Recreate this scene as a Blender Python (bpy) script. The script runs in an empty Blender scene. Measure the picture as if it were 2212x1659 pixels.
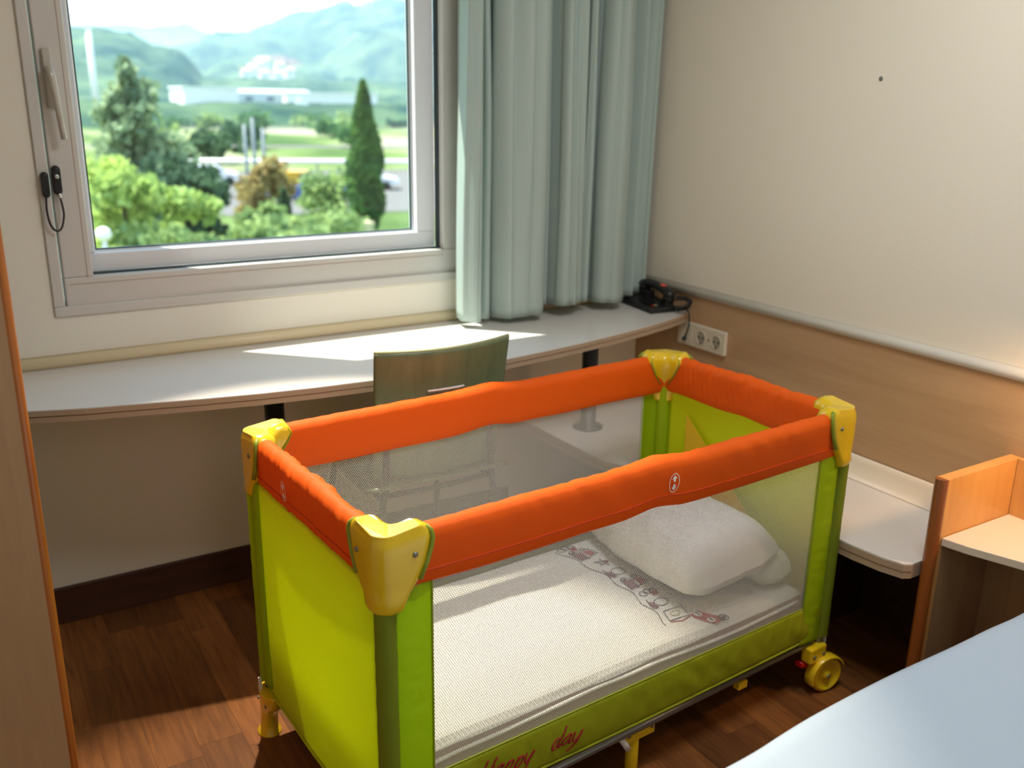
import bpy, bmesh, math, random
import numpy as np
from mathutils import Vector, Matrix, noise
random.seed(7); rng = np.random.default_rng(7)
PI = math.pi
sc = bpy.context.scene
COL = sc.collection

# ---------------------------------------------------------------- camera, sky, sun, lamps, added fills, exposure
cam_d = bpy.data.cameras.new('camera'); cam = bpy.data.objects.new('camera', cam_d); COL.objects.link(cam)
cam_d.sensor_fit = 'HORIZONTAL'; cam_d.sensor_width = 36.0
cam_d.lens = 2020.47 / 2212 * 36.0
R = Matrix(((0.8526945727, 0.1414915270, -0.5028837971), (-0.5222459195, 0.2549822685, -0.8137832895),
            (0.0130830111, 0.9565376054, 0.2913153691)))
cam.matrix_world = Matrix.Translation((0, -2.6457, 1.4316)) @ R.to_4x4()
cam_d.clip_start = 0.05; cam_d.clip_end = 9000
cam_d.dof.use_dof = True; cam_d.dof.focus_distance = 1.85; cam_d.dof.aperture_fstop = 2.9
sc.camera = cam

w = bpy.data.worlds.new('sky'); sc.world = w; w.use_nodes = True
nt = w.node_tree; nt.nodes.clear()
out = nt.nodes.new('ShaderNodeOutputWorld'); bg = nt.nodes.new('ShaderNodeBackground')
tc = nt.nodes.new('ShaderNodeTexCoord'); sp = nt.nodes.new('ShaderNodeSeparateXYZ'); rp = nt.nodes.new('ShaderNodeValToRGB')
rp.color_ramp.elements[0].position = 0.0; rp.color_ramp.elements[0].color = (0.86, 0.865, 0.875, 1)
rp.color_ramp.elements[1].position = 0.60; rp.color_ramp.elements[1].color = (0.40, 0.68, 1.0, 1)
e_ = rp.color_ramp.elements.new(0.12); e_.color = (0.80, 0.87, 0.94, 1)
nt.links.new(tc.outputs['Generated'], sp.inputs[0]); nt.links.new(sp.outputs[2], rp.inputs[0])
nt.links.new(rp.outputs[0], bg.inputs[0]); bg.inputs[1].default_value = 1.45
nt.links.new(bg.outputs[0], out.inputs[0])

def light(name, typ, loc, energy, color=(1, 1, 1), size=0.1, aim=None, **kw):
    d = bpy.data.lights.new(name, typ); o = bpy.data.objects.new(name, d); COL.objects.link(o)
    o.location = loc; d.energy = energy; d.color = color
    if typ == 'AREA': d.shape = 'RECTANGLE'; d.size = size; d.size_y = kw.get('size_y', size)
    if typ in ('POINT', 'SPOT'): d.shadow_soft_size = size
    if typ == 'SPOT': d.spot_size = kw['spot']; d.spot_blend = kw.get('blend', .5)
    if aim is not None: o.rotation_euler = (Vector(aim) - Vector(loc)).to_track_quat('-Z', 'Y').to_euler()
    return o
sun = light('sun', 'SUN', (-3, 6, 12), 9, (1.0, 0.93, 0.82)); sun.data.angle = math.radians(0.55)
sun.rotation_euler = Vector((0.36, -0.353, -1.0)).to_track_quat('-Z', 'Y').to_euler()
light('ceiling_fill', 'AREA', (1.25, -1.75, 2.44), 13, (0.96, 0.98, 1.0), 0.6, aim=(1.25, -1.75, 0), size_y=0.6)  # overhead fill added to brighten the room, no such fixture known
light('entry_fill', 'AREA', (0.2, -3.7, 2.2), 1.6, (1.0, 0.95, 0.88), 0.6, aim=(1.2, -1.0, 0.6), size_y=0.6)  # weaker fill light added behind the camera
light('window_downlight', 'SPOT', (0.80, -0.20, 2.40), 200, (1.0, 0.88, 0.68), 0.02, aim=(0.50, -1.46, 0), spot=math.radians(44), blend=0.45)
light('bedside_lamp', 'SPOT', (2.08, -1.76, 0.93), 6, (1.0, 0.58, 0.26), 0.04, aim=(2.15, -1.50, 0.5), spot=math.radians(125), blend=0.8)

sc.view_settings.view_transform = 'Standard'; sc.view_settings.look = 'None'
sc.view_settings.gamma = 1.0; sc.view_settings.use_curve_mapping = False
sc.view_settings.exposure = 0.64
sc.cycles.max_bounces = 10; sc.cycles.transparent_max_bounces = 16; sc.cycles.diffuse_bounces = 5
sc.cycles.transmission_bounces = 8; sc.cycles.volume_bounces = 1

# ---------------------------------------------------------------- helpers
class MB:
    def __init__(s): s.v = []; s.f = []; s.sm = []
    def add(s, vs, fs, smooth=False):
        n = len(s.v); s.v += [tuple(map(float, v)) for v in vs]; s.f += [tuple(i + n for i in f) for f in fs]; s.sm += [smooth] * len(fs); return s
    def box(s, c, d, rz=0, M=None):
        x, y, z = d[0] / 2, d[1] / 2, d[2] / 2
        vs = [Vector((a * x, b * y, e * z)) for a, b, e in ((-1,-1,-1),(1,-1,-1),(1,1,-1),(-1,1,-1),(-1,-1,1),(1,-1,1),(1,1,1),(-1,1,1))]
        m = M if M is not None else Matrix.Rotation(rz, 3, 'Z')
        return s.add([m @ v + Vector(c) for v in vs], [(0,3,2,1),(4,5,6,7),(0,1,5,4),(1,2,6,5),(2,3,7,6),(3,0,4,7)])
    def b2(s, a, b): return s.box([(a[i] + b[i]) / 2 for i in range(3)], [abs(b[i] - a[i]) for i in range(3)])
    def loft(s, rings, closed=True, caps=True, smooth=True):
        n = len(rings[0]); vs = [p for r in rings for p in r]; fs = []
        m = n if closed else n - 1
        for i in range(len(rings) - 1):
            for j in range(m):
                k = (j + 1) % n; fs.append((i * n + j, i * n + k, (i + 1) * n + k, (i + 1) * n + j))
        s.add(vs, fs, smooth)
        if caps and closed:
            N = len(s.v) - len(vs)
            s.f += [tuple(N + j for j in reversed(range(n))), tuple(N + (len(rings) - 1) * n + j for j in range(n))]; s.sm += [False, False]
        return s
    def tube(s, path, r, n=10, caps=True, flat=1.0):
        P = [Vector(p) for p in path]; rings = []; up = None
        for i, p in enumerate(P):
            t = (P[min(i + 1, len(P) - 1)] - P[max(i - 1, 0)]).normalized()
            if up is None:
                up = Vector((0, 0, 1)) if abs(t.z) < .9 else Vector((1, 0, 0))
            a = t.cross(up).normalized(); b = a.cross(t).normalized(); up = b
            rr = r[i] if isinstance(r, (list, tuple)) else r
            rings.append([p + a * (math.cos(2 * PI * k / n) * rr) + b * (math.sin(2 * PI * k / n) * rr * flat) for k in range(n)])
        return s.loft(rings, True, caps)
    def lathe(s, c, prof, n=20, axis='z', M=None):
        rings = []
        for r, h in prof:
            ring = []
            for k in range(n):
                a = 2 * PI * k / n
                v = Vector((r * math.cos(a), r * math.sin(a), h))
                if axis == 'y': v = Vector((v.x, -v.z, v.y))
                if axis == 'x': v = Vector((v.z, v.x, v.y))
                if M is not None: v = M @ v
                ring.append(v + Vector(c))
            rings.append(ring)
        return s.loft(rings, True, True)
    def grid(s, fn, nu, nv, closed=False):
        vs = [fn(i / nu, j / nv) for i in range(nu + 1) for j in range(nv + 1)]
        return s.add(vs, [(i * (nv + 1) + j, (i + 1) * (nv + 1) + j, (i + 1) * (nv + 1) + j + 1, i * (nv + 1) + j + 1) for i in range(nu) for j in range(nv)], True)
    def prism(s, pts, z0, z1):
        n = len(pts)
        return s.add([(p[0], p[1], z0) for p in pts] + [(p[0], p[1], z1) for p in pts],
                     [tuple(reversed(range(n))), tuple(range(n, 2 * n))] + [(i, (i + 1) % n, n + (i + 1) % n, n + i) for i in range(n)])
    def obj(s, name, mat, parent=None, bevel=0, solid=0, sub=0, **k):
        me = bpy.data.meshes.new(name); me.from_pydata(s.v, [], s.f); me.validate()
        if len(me.polygons) == len(s.sm): me.polygons.foreach_set('use_smooth', s.sm)
        me.materials.append(mat)
        o = bpy.data.objects.new(name, me); COL.objects.link(o)
        if parent: o.parent = parent
        if solid: m = o.modifiers.new('solid', 'SOLIDIFY'); m.thickness = solid; m.offset = 0
        if bevel: m = o.modifiers.new('bevel', 'BEVEL'); m.width = bevel; m.segments = 3; m.limit_method = 'ANGLE'; m.angle_limit = math.radians(40)
        if sub: m = o.modifiers.new('sub', 'SUBSURF'); m.levels = sub; m.render_levels = sub
        for a, b in k.items(): o[a] = b
        return o

def thing(name, label, cat, loc=(0, 0, 0), rz=0, group=None):
    o = bpy.data.objects.new(name, None); COL.objects.link(o); o.location = loc; o.rotation_euler = (0, 0, rz)
    o.empty_display_size = .05; o['label'] = label; o['category'] = cat
    if group: o['group'] = group
    return o
def tag(o, label, cat, group=None):
    o['label'] = label; o['category'] = cat
    if group: o['group'] = group
    return o
def struct(o, label=None):
    o['kind'] = 'structure'
    if label: o['label'] = label; 
    return o
def copy_tree(o, parent=None):
    c = o.copy(); COL.objects.link(c); c.parent = parent
    if parent is not None: c.matrix_parent_inverse = o.matrix_parent_inverse
    for ch in list(o.children): copy_tree(ch, c)
    return c
def smooth(pts, n=5):
    P = [Vector(p) for p in pts]; out = []
    for k in range(len(P) - 1):
        a, b, c, d = P[max(k - 1, 0)], P[k], P[k + 1], P[min(k + 2, len(P) - 1)]
        for i in range(n):
            t = i / n; out.append(.5 * (2 * b + (c - a) * t + (2 * a - 5 * b + 4 * c - d) * t * t + (3 * b - a - 3 * c + d) * t ** 3))
    return out + [P[-1]]
def N3(x, y=0., z=0.): return noise.noise(Vector((x, y, z)))

# ---------------------------------------------------------------- materials
def mat(name, col, rough=.6, spec=.4, metal=0, bump=0, bscale=300, var=0, vscale=8, stretch=(1, 1, 1), trans=0, coat=0, col2=None, sheen=0):
    m = bpy.data.materials.new(name); m.use_nodes = True; nt = m.node_tree; N = nt.nodes; L = nt.links
    b = N['Principled BSDF']; b.inputs['Base Color'].default_value = (*col, 1); b.inputs['Roughness'].default_value = rough
    b.inputs['Specular IOR Level'].default_value = spec; b.inputs['Metallic'].default_value = metal
    b.inputs['Coat Weight'].default_value = coat; b.inputs['Coat Roughness'].default_value = .15
    b.inputs['Sheen Weight'].default_value = sheen
    tc = N.new('ShaderNodeTexCoord'); mp = N.new('ShaderNodeMapping'); mp.inputs['Scale'].default_value = stretch
    L.new(tc.outputs['Object'], mp.inputs[0])
    csock = None
    if var:
        n = N.new('ShaderNodeTexNoise'); n.inputs['Scale'].default_value = vscale; n.inputs['Detail'].default_value = 6
        L.new(mp.outputs[0], n.inputs[0]); r = N.new('ShaderNodeValToRGB')
        c2 = col2 or tuple(c * (1 - var) for c in col)
        r.color_ramp.elements[0].position = .35; r.color_ramp.elements[1].position = .65
        r.color_ramp.elements[0].color = (*c2, 1); r.color_ramp.elements[1].color = (*col, 1)
        L.new(n.outputs['Fac'], r.inputs[0]); csock = r.outputs[0]; L.new(csock, b.inputs['Base Color'])
    if bump:
        n2 = N.new('ShaderNodeTexNoise'); n2.inputs['Scale'].default_value = bscale; n2.inputs['Detail'].default_value = 3
        L.new(mp.outputs[0], n2.inputs[0]); bp = N.new('ShaderNodeBump'); bp.inputs['Strength'].default_value = bump; bp.inputs['Distance'].default_value = .002
        L.new(n2.outputs['Fac'], bp.inputs['Height']); L.new(bp.outputs[0], b.inputs['Normal'])
    if trans:
        t = N.new('ShaderNodeBsdfTranslucent'); t.inputs[0].default_value = (*col, 1)
        if csock: L.new(csock, t.inputs[0])
        mx = N.new('ShaderNodeMixShader'); mx.inputs[0].default_value = trans
        L.new(b.outputs[0], mx.inputs[1]); L.new(t.outputs[0], mx.inputs[2]); L.new(mx.outputs[0], N['Material Output'].inputs[0])
    return m

def wood(name, c1, c2, axis=0, rough=.4, scale=9, rnd=0, coat=.1):
    m = mat(name, c1, rough, coat=coat); nt = m.node_tree; N = nt.nodes; L = nt.links; b = N['Principled BSDF']
    tc = N.new('ShaderNodeTexCoord'); mp = N.new('ShaderNodeMapping'); s = [10, 10, 10]; s[axis] = .9; mp.inputs['Scale'].default_value = s
    L.new(tc.outputs['Object'], mp.inputs[0])
    oi = N.new('ShaderNodeObjectInfo')
    va = N.new('ShaderNodeVectorMath'); va.operation = 'ADD'; cx = N.new('ShaderNodeCombineXYZ'); mu = N.new('ShaderNodeMath'); mu.operation = 'MULTIPLY'; mu.inputs[1].default_value = 37 if rnd else 0
    L.new(oi.outputs['Random'], mu.inputs[0]); [L.new(mu.outputs[0], cx.inputs[i]) for i in range(3)]
    L.new(mp.outputs[0], va.inputs[0]); L.new(cx.outputs[0], va.inputs[1])
    n = N.new('ShaderNodeTexNoise'); n.inputs['Scale'].default_value = scale / 3; n.inputs['Detail'].default_value = 8; n.inputs['Roughness'].default_value = .65; n.inputs['Distortion'].default_value = .5
    L.new(va.outputs[0], n.inputs[0]); r = N.new('ShaderNodeValToRGB')
    r.color_ramp.elements[0].position = .3; r.color_ramp.elements[1].position = .7
    r.color_ramp.elements[0].color = (*c2, 1); r.color_ramp.elements[1].color = (*c1, 1)
    L.new(n.outputs['Fac'], r.inputs[0]); sock = r.outputs[0]
    if rnd:
        hs = N.new('ShaderNodeHueSaturation'); mr = N.new('ShaderNodeMapRange'); mr.inputs[3].default_value = 1 - rnd; mr.inputs[4].default_value = 1 + rnd
        L.new(oi.outputs['Random'], mr.inputs[0]); L.new(mr.outputs[0], hs.inputs['Value']); L.new(sock, hs.inputs['Color']); sock = hs.outputs[0]
    L.new(sock, b.inputs['Base Color'])
    bp = N.new('ShaderNodeBump'); bp.inputs['Strength'].default_value = .12; bp.inputs['Distance'].default_value = .001
    L.new(n.outputs['Fac'], bp.inputs['Height']); L.new(bp.outputs[0], b.inputs['Normal'])
    return m

M = {}
M['wall'] = mat('wall_paint', (.85, .79, .67), .75, .2, bump=.25, bscale=220)
M['wall2'] = mat('wall_paint_window', (.87, .83, .73), .75, .2, bump=.15, bscale=220)
M['ceil'] = mat('ceiling_paint', (.8, .78, .72), .9, .1)
M['plank'] = wood('floor_wood', (.25, .090, .020), (.115, .038, .009), axis=1, rough=.5, rnd=.38, scale=16, coat=0)
M['subfloor'] = mat('floor_joint', (.02, .01, .006), .9)
M['base'] = wood('baseboard_wood', (.085, .03, .015), (.045, .015, .008), axis=0, rough=.5)
M['panel'] = wood('maple_panel', (.56, .36, .20), (.46, .28, .15), axis=1, rough=.38, scale=6)
M['wardrobe'] = wood('wardrobe_laminate', (.42, .27, .15), (.36, .22, .12), axis=2, rough=.5, scale=14)
M['edge_or'] = wood('orange_wood_edge', (.48, .16, .03), (.36, .10, .02), axis=2, rough=.3, coat=.4)
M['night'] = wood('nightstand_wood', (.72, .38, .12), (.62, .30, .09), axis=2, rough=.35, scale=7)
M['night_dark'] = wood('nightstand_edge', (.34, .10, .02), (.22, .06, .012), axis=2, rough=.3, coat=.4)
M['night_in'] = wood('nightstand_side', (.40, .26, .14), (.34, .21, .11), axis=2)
M['laminate'] = mat('white_laminate', (.72, .69, .66), .22, .5)
M['lam_edge'] = mat('laminate_edge', (.46, .34, .24), .45)
M['lam_line'] = mat('laminate_joint', (.16, .09, .05), .6)
M['rail'] = mat('cream_rail', (.76, .64, .42), .4)
M['railw'] = mat('white_rail', (.74, .69, .60), .35)
M['alu'] = mat('window_aluminium', (.66, .645, .61), .42, .5, metal=.1, bump=.03)
M['aluw'] = mat('window_white', (.84, .88, .92), .35, .5)
M['gasket'] = mat('gasket', (.02, .04, .05), .5)
M['handle'] = mat('handle_grey', (.52, .50, .44), .35, .5, metal=.2)
M['black'] = mat('black_plastic', (.012, .012, .013), .35, .5)
M['blackm'] = mat('black_metal', (.01, .011, .013), .4, .5)
M['chrome'] = mat('chrome', (.75, .75, .75), .2, .5, metal=1)
M['steel'] = mat('cot_steel', (.22, .22, .21), .35, .5, metal=.7)
M['curtain'] = mat('curtain_fabric', (.60, .71, .675), .85, .15, bump=.12, bscale=500, trans=.34)
M['orange'] = mat('orange_fabric', (.88, .125, .004), .62, .25, bump=.15, bscale=900, trans=.15)
M['orange_seam'] = mat('orange_seam', (.62, .055, .004), .6, .3)
M['lime'] = mat('lime_fabric', (.46, .64, .008), .6, .3, bump=.12, bscale=900, trans=.45)
M['sleeve'] = mat('sleeve_fabric', (.20, .26, .012), .6, .3, bump=.12, bscale=900, trans=.15)
M['band'] = mat('olive_lime_fabric', (.36, .40, .012), .6, .3, bump=.12, bscale=900, trans=.2)
M['ypanel'] = mat('yellow_green_fabric', (.79, .89, .03), .6, .3, bump=.12, bscale=900, trans=.6)
M['yplastic'] = mat('yellow_plastic', (.78, .52, .012), .25, .5, coat=.3)
M['oliveedge'] = mat('olive_piping', (.26, .32, .02), .5)
M['red'] = mat('red_plastic', (.6, .01, .01), .35)
M['redprint'] = mat('red_print', (.32, .018, .015), .7)
M['whiteprint'] = mat('white_print', (.85, .83, .80), .6)
M['cream'] = mat('cream_plastic', (.70, .62, .50), .4)
M['creamstrap'] = mat('white_strap', (.75, .75, .72), .6)
M['pillow'] = mat('white_cotton', (.80, .80, .78), .85, .1, bump=.2, bscale=350, trans=.08)
M['blanket'] = mat('pale_green_cotton', (.62, .66, .56), .85, .1, bump=.3, bscale=300)
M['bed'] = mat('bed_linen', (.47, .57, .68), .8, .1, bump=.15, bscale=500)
M['mattside'] = mat('mattress_side', (.34, .25, .20), .8)
M['chairwood'] = wood('green_stained_plywood', (.17, .23, .12), (.11, .16, .085), axis=2, rough=.35, scale=10)
M['chairedge'] = mat('plywood_edge', (.30, .34, .18), .5)
M['hole'] = mat('dark_recess', (.01, .01, .01), .8)

def waffle():
    m = mat('waffle_cotton', (.76, .77, .73), .85, .1); nt = m.node_tree; N = nt.nodes; L = nt.links; b = N['Principled BSDF']
    tc = N.new('ShaderNodeTexCoord'); s = N.new('ShaderNodeSeparateXYZ'); L.new(tc.outputs['Object'], s.inputs[0])
    o = []
    for i in (0, 1):
        a = N.new('ShaderNodeMath'); a.operation = 'MULTIPLY'; a.inputs[1].default_value = 2 * PI / .011; L.new(s.outputs[i], a.inputs[0])
        c = N.new('ShaderNodeMath'); c.operation = 'SINE'; L.new(a.outputs[0], c.inputs[0]); o.append(c)
    ad = N.new('ShaderNodeMath'); ad.operation = 'MAXIMUM'; L.new(o[0].outputs[0], ad.inputs[0]); L.new(o[1].outputs[0], ad.inputs[1])
    bp = N.new('ShaderNodeBump'); bp.inputs['Strength'].default_value = .5; bp.inputs['Distance'].default_value = .0015
    L.new(ad.outputs[0], bp.inputs['Height']); L.new(bp.outputs[0], b.inputs['Normal'])
    return m
M['waffle'] = waffle()

def net():
    # woven net: round holes on a staggered lattice cut out of white thread
    m = bpy.data.materials.new('white_netting'); m.use_nodes = True; nt = m.node_tree; N = nt.nodes; L = nt.links
    b = N['Principled BSDF']; b.inputs['Base Color'].default_value = (.72, .72, .69, 1); b.inputs['Roughness'].default_value = .7
    tc = N.new('ShaderNodeTexCoord'); s = N.new('ShaderNodeSeparateXYZ'); L.new(tc.outputs['Object'], s.inputs[0])
    p = .0045
    def mth(op, a, bv=None, c=None):
        n = N.new('ShaderNodeMath'); n.operation = op
        for i, x in enumerate((a, bv, c)):
            if x is None: continue
            if isinstance(x, (int, float)): n.inputs[i].default_value = x
            else: L.new(x, n.inputs[i])
        return n.outputs[0]
    x = mth('DIVIDE', s.outputs[0], p); z = mth('DIVIDE', s.outputs[2], p * 1.732)
    def dist(off):
        fx = mth('SUBTRACT', mth('FRACT', mth('ADD', x, 100 + off)), .5); fz = mth('MULTIPLY', mth('SUBTRACT', mth('FRACT', mth('ADD', z, 100 + off)), .5), 1.732)
        return mth('SQRT', mth('ADD', mth('MULTIPLY', fx, fx), mth('MULTIPLY', fz, fz)))
    d = mth('MINIMUM', dist(0), dist(.5)); h = mth('LESS_THAN', d, .41)
    t = N.new('ShaderNodeBsdfTransparent'); mx = N.new('ShaderNodeMixShader')
    L.new(h, mx.inputs[0]); L.new(b.outputs[0], mx.inputs[1]); L.new(t.outputs[0], mx.inputs[2]); L.new(mx.outputs[0], N['Material Output'].inputs[0])
    return m
M['net'] = net()
def glass():
    m = bpy.data.materials.new('window_glass'); m.use_nodes = True; nt = m.node_tree; N = nt.nodes; L = nt.links
    N.remove(N['Principled BSDF']); t = N.new('ShaderNodeBsdfTransparent'); t.inputs[0].default_value = (.93, .97, .96, 1)
    g = N.new('ShaderNodeBsdfGlossy'); g.inputs['Roughness'].default_value = .02; 
    # Schlick reflectance on the angle to the surface, the same from both sides
    ge = N.new('ShaderNodeNewGeometry'); dp = N.new('ShaderNodeVectorMath'); dp.operation = 'DOT_PRODUCT'; L.new(ge.outputs['Incoming'], dp.inputs[0]); L.new(ge.outputs['Normal'], dp.inputs[1])
    prev = dp.outputs['Value']
    for op, v in (('ABSOLUTE', None), ('SUBTRACT', 1.0), ('POWER', 5.0), ('MULTIPLY_ADD', .96)):
        q = N.new('ShaderNodeMath'); q.operation = op
        if op == 'SUBTRACT': q.inputs[0].default_value = 1.0; L.new(prev, q.inputs[1])
        else:
            L.new(prev, q.inputs[0])
            if v is not None: q.inputs[1].default_value = v
            if op == 'MULTIPLY_ADD': q.inputs[2].default_value = .04
        prev = q.outputs[0]
    f = q
    mx = N.new('ShaderNodeMixShader'); L.new(f.outputs[0], mx.inputs[0]); L.new(t.outputs[0], mx.inputs[1]); L.new(g.outputs[0], mx.inputs[2])
    L.new(mx.outputs[0], N['Material Output'].inputs[0]); return m
M['glass'] = glass()

# ---------------------------------------------------------------- room shell
XL, XR, YB, ZC = -0.62, 2.185, -4.3, 2.50
WX0, WX1, WZ0, WZ1 = 0.235, 1.60, 0.873, 2.06     # window frame, outside edges
fl = struct(MB().b2((XL, YB, -.06), (XR, .3, -.004)).obj('floor', M['subfloor']))
pw, plen = .098, .62
planks = {}
n = 0
i0 = int((XL - .057) / pw) - 1
for i in range(i0, 26):
    x0, x1 = .057 + pw * i, .057 + pw * (i + 1)
    x0 = max(x0, XL); x1 = min(x1, XR)
    if x1 - x0 < .01: continue
    off = {1: -.30, 2: -.30 + .17, 4: -.234, 5: -.10}.get(i, -random.random() * plen)
    y = 0.0; ylist = [0.0]; k = off
    while k > YB:
        ylist.append(k); k -= plen * random.uniform(.8, 1.15)
    ylist.append(YB)
    for a, b in zip(ylist[:-1], ylist[1:]):
        if a - b < .02: continue
        MB().b2((x0 + .00025, b + .00025, -.004), (x1 - .00025, a - .00025, 0.0)).obj('plank', M['plank'], fl); n += 1
struct(MB().b2((XL - .1, YB, ZC), (XR + .1, .3, ZC + .1)).obj('ceiling', M['ceil']))
wf = MB()
wf.b2((XL - .1, 0, -.06), (WX0, .14, ZC)); wf.b2((WX1, 0, -.06), (XR + .1, .14, ZC))
wf.b2((WX0, 0, -.06), (WX1, .14, WZ0)); wf.b2((WX0, 0, WZ1), (WX1, .14, ZC))

struct(wf.obj('wall_front', M['wall2']))
struct(MB().b2((.02, .141, -.06), (.305, .30, 3.2)).obj('sun_blocker', M['wall2']), 'unseen sun blocker added outside left of the window')  # unseen fin added to cut the left edge of the sun patch
struct(MB().b2((XR, YB, -.06), (XR + .1, 0, ZC)).obj('wall_right', M['wall']))
struct(MB().b2((XL - .1, YB, -.06), (XL, 0, ZC)).obj('wall_left', M['wall2']))
struct(MB().b2((XL - .1, YB - .1, -.06), (XR + .1, YB, ZC)).obj('wall_back', M['wall2']))
struct(MB().b2((XL + .001, -.014, 0), (1.62, 0, .109)).obj('baseboard_front', M['base'], bevel=.003))
# maple wainscot panel on the right wall, with rounded rail above and cove below
struct(MB().b2((XR - .010, -3.4, .466), (XR, 0, .800)).obj('trim_1', M['panel']), 'maple panel along the right wall between two pale rails')
def prof_y(pts, y0, y1, name, m, x=XR):
    return MB().loft([[(x - a, y, z) for a, z in pts] for y in (y0, y1)]).obj(name, m)
arc = [(0, .797)] + [(.004 + .020 * math.sin(a), .812 - .015 * math.cos(a)) for a in np.linspace(0, PI, 9)] + [(0, .829)]
struct(prof_y(arc, -3.4, 0, 'trim_2', M['railw']), 'white rounded rail on the right wall')
struct(MB().b2((XR - .012, -1.46, .0), (XR, 0, .40)).obj('trim_4', M['base']))
# cream half-round rail on the window wall at the back of the desk
MBr = MB().loft([[(x, -a, z) for a, z in [(0, .741), (.018, .741), (.024, .750), (.022, .762), (.014, .770), (0, .773)]] for x in (XL + .001, XR - .03)])
struct(MBr.obj('trim_3', M['rail']), 'cream half-round rail along the window wall behind the desk')
# dowel hole left in the right wall
o = MB().lathe((XR, -.941, 1.496), [(.006, .0), (.006, .0015), (.003, .002)], 12, 'x', Matrix.Scale(-1, 3, Vector((1, 0, 0)))).obj('wall_plug', M['steel'])
tag(o, 'tiny grey screw plug left high in the bare cream wall', 'wall plug')

# ---------------------------------------------------------------- window
win = MB()
def ring(mb, x0, x1, z0, z1, t, y0, y1, tb=None, tr=None):
    tb = tb or t; tr = tr or t
    mb.b2((x0, y0, z0), (x1, y1, z0 + tb)); mb.b2((x0, y0, z1 - t), (x1, y1, z1))
    mb.b2((x0, y0, z0 + tb), (x0 + t, y1, z1 - t)); mb.b2((x1 - tr, y0, z0 + tb), (x1, y1, z1 - t)); return mb
ring(win, WX0, WX1, WZ0, WZ1, .026, -.008, .06)
wo = struct(win.obj('window_1', M['alu'], bevel=.003), 'aluminium window with one large pane')
sash = MB()
ix0, ix1, iz0, iz1 = .267, 1.56, .888, 2.035
ring(sash, ix0, ix1, iz0, iz1, .072, .002, .05, tb=.084, tr=.186)
so = sash.obj('sash', M['alu'], wo, bevel=.004)
# fine seams in the sash face
sm = MB(); sm.b2((.324, .0012, .97), (.3255, .003, 2.0)); sm.b2((.28, .0012, .954), (1.37, .003, .9555)); sm.obj('sash_groove', M['lam_edge'], so)
g1 = MB(); ring(g1, ix0 + .070, 1.376, iz0 + .082, iz1 - .070, .005, .03, .056); g1.obj('gasket', M['gasket'], wo)
inn = MB(); ring(inn, .341, 1.371, .974, 2.03, .016, .056, .10, tb=.050, tr=.064); inn.obj('inner_frame', M['aluw'], wo, bevel=.004)
bd = MB(); ring(bd, .341, 1.371, .976, 2.03, .021, .085, .105, tb=.053, tr=.069); bd.obj('glazing_bead', M['aluw'], wo, bevel=.002)
g2 = MB(); ring(g2, .362, 1.302, 1.0285, 2.01, .0025, .084, .096); g2.obj('pane_gasket', M['gasket'], wo)
MB().b2((.345, .096, .98), (1.36, .102, 2.025)).obj('pane', M['glass'], wo)
MB().b2((.28, .12, .84), (1.58, .36, .862)).obj('window_sill', M['aluw'], wo)
# handle
hm = MB().b2((.279, -.010, 1.395), (.300, .002, 1.535)); ho = hm.obj('window_handle', M['handle'], wo, bevel=.004)
MB().tube([(.290, -.008, 1.487), (.290, -.032, 1.487), (.292, -.037, 1.474), (.293, -.037, 1.468), (.2985, -.037, 1.40), (.3045, -.036, 1.322)], [.009, .0095, .0100, .0100, .0085, .008], 10, flat=.8).obj('lever', M['handle'], ho)
# black window restrictor with cable loop
rs = MB()
def capsule(mb, c, r, h, d):
    pts = [(c[0] + r * math.cos(a), c[2] + h / 2 + r * math.sin(a)) for a in np.linspace(0, PI, 9)] + [(c[0] + r * math.cos(a), c[2] - h / 2 + r * math.sin(a)) for a in np.linspace(PI, 2 * PI, 9)]
    mb.loft([[(x, c[1] - d * k, z) for x, z in [((px - c[0]) * s_ + c[0], (pz - c[2]) * s_ + c[2]) for px, pz in pts]] for k, s_ in ((0, 1), (.8, 1), (1, .82))])
    return mb
capsule(rs, (.2505, -.008, 1.212), .009, .045, .016)
r0 = rs.obj('window_restrictor', M['black'])
tag(r0, 'black cable restrictor lock on the left side of the window frame', 'window lock')
rl = MB(); capsule(rl, (.2785, .002, 1.222), .010, .052, .022); rl.obj('lock_body', M['black'], r0)
MB().lathe((.2785, -.020, 1.232), [(.0055, 0), (.0055, .003), (.003, .003)], 14, 'y').obj('key_ring', M['chrome'], r0)
MB().tube([(.280, -.012, 1.192), (.281, -.012, 1.178)], .006, 10).obj('ferrule', M['chrome'], r0)
MB().tube(smooth([(.249, -.018, 1.185), (.246, -.022, 1.15), (.250, -.024, 1.115), (.262, -.024, 1.098), (.275, -.022, 1.105), (.284, -.018, 1.135), (.2835, -.014, 1.16), (.281, -.012, 1.182)]), .0026, 8).obj('cable', M['black'], r0)

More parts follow.
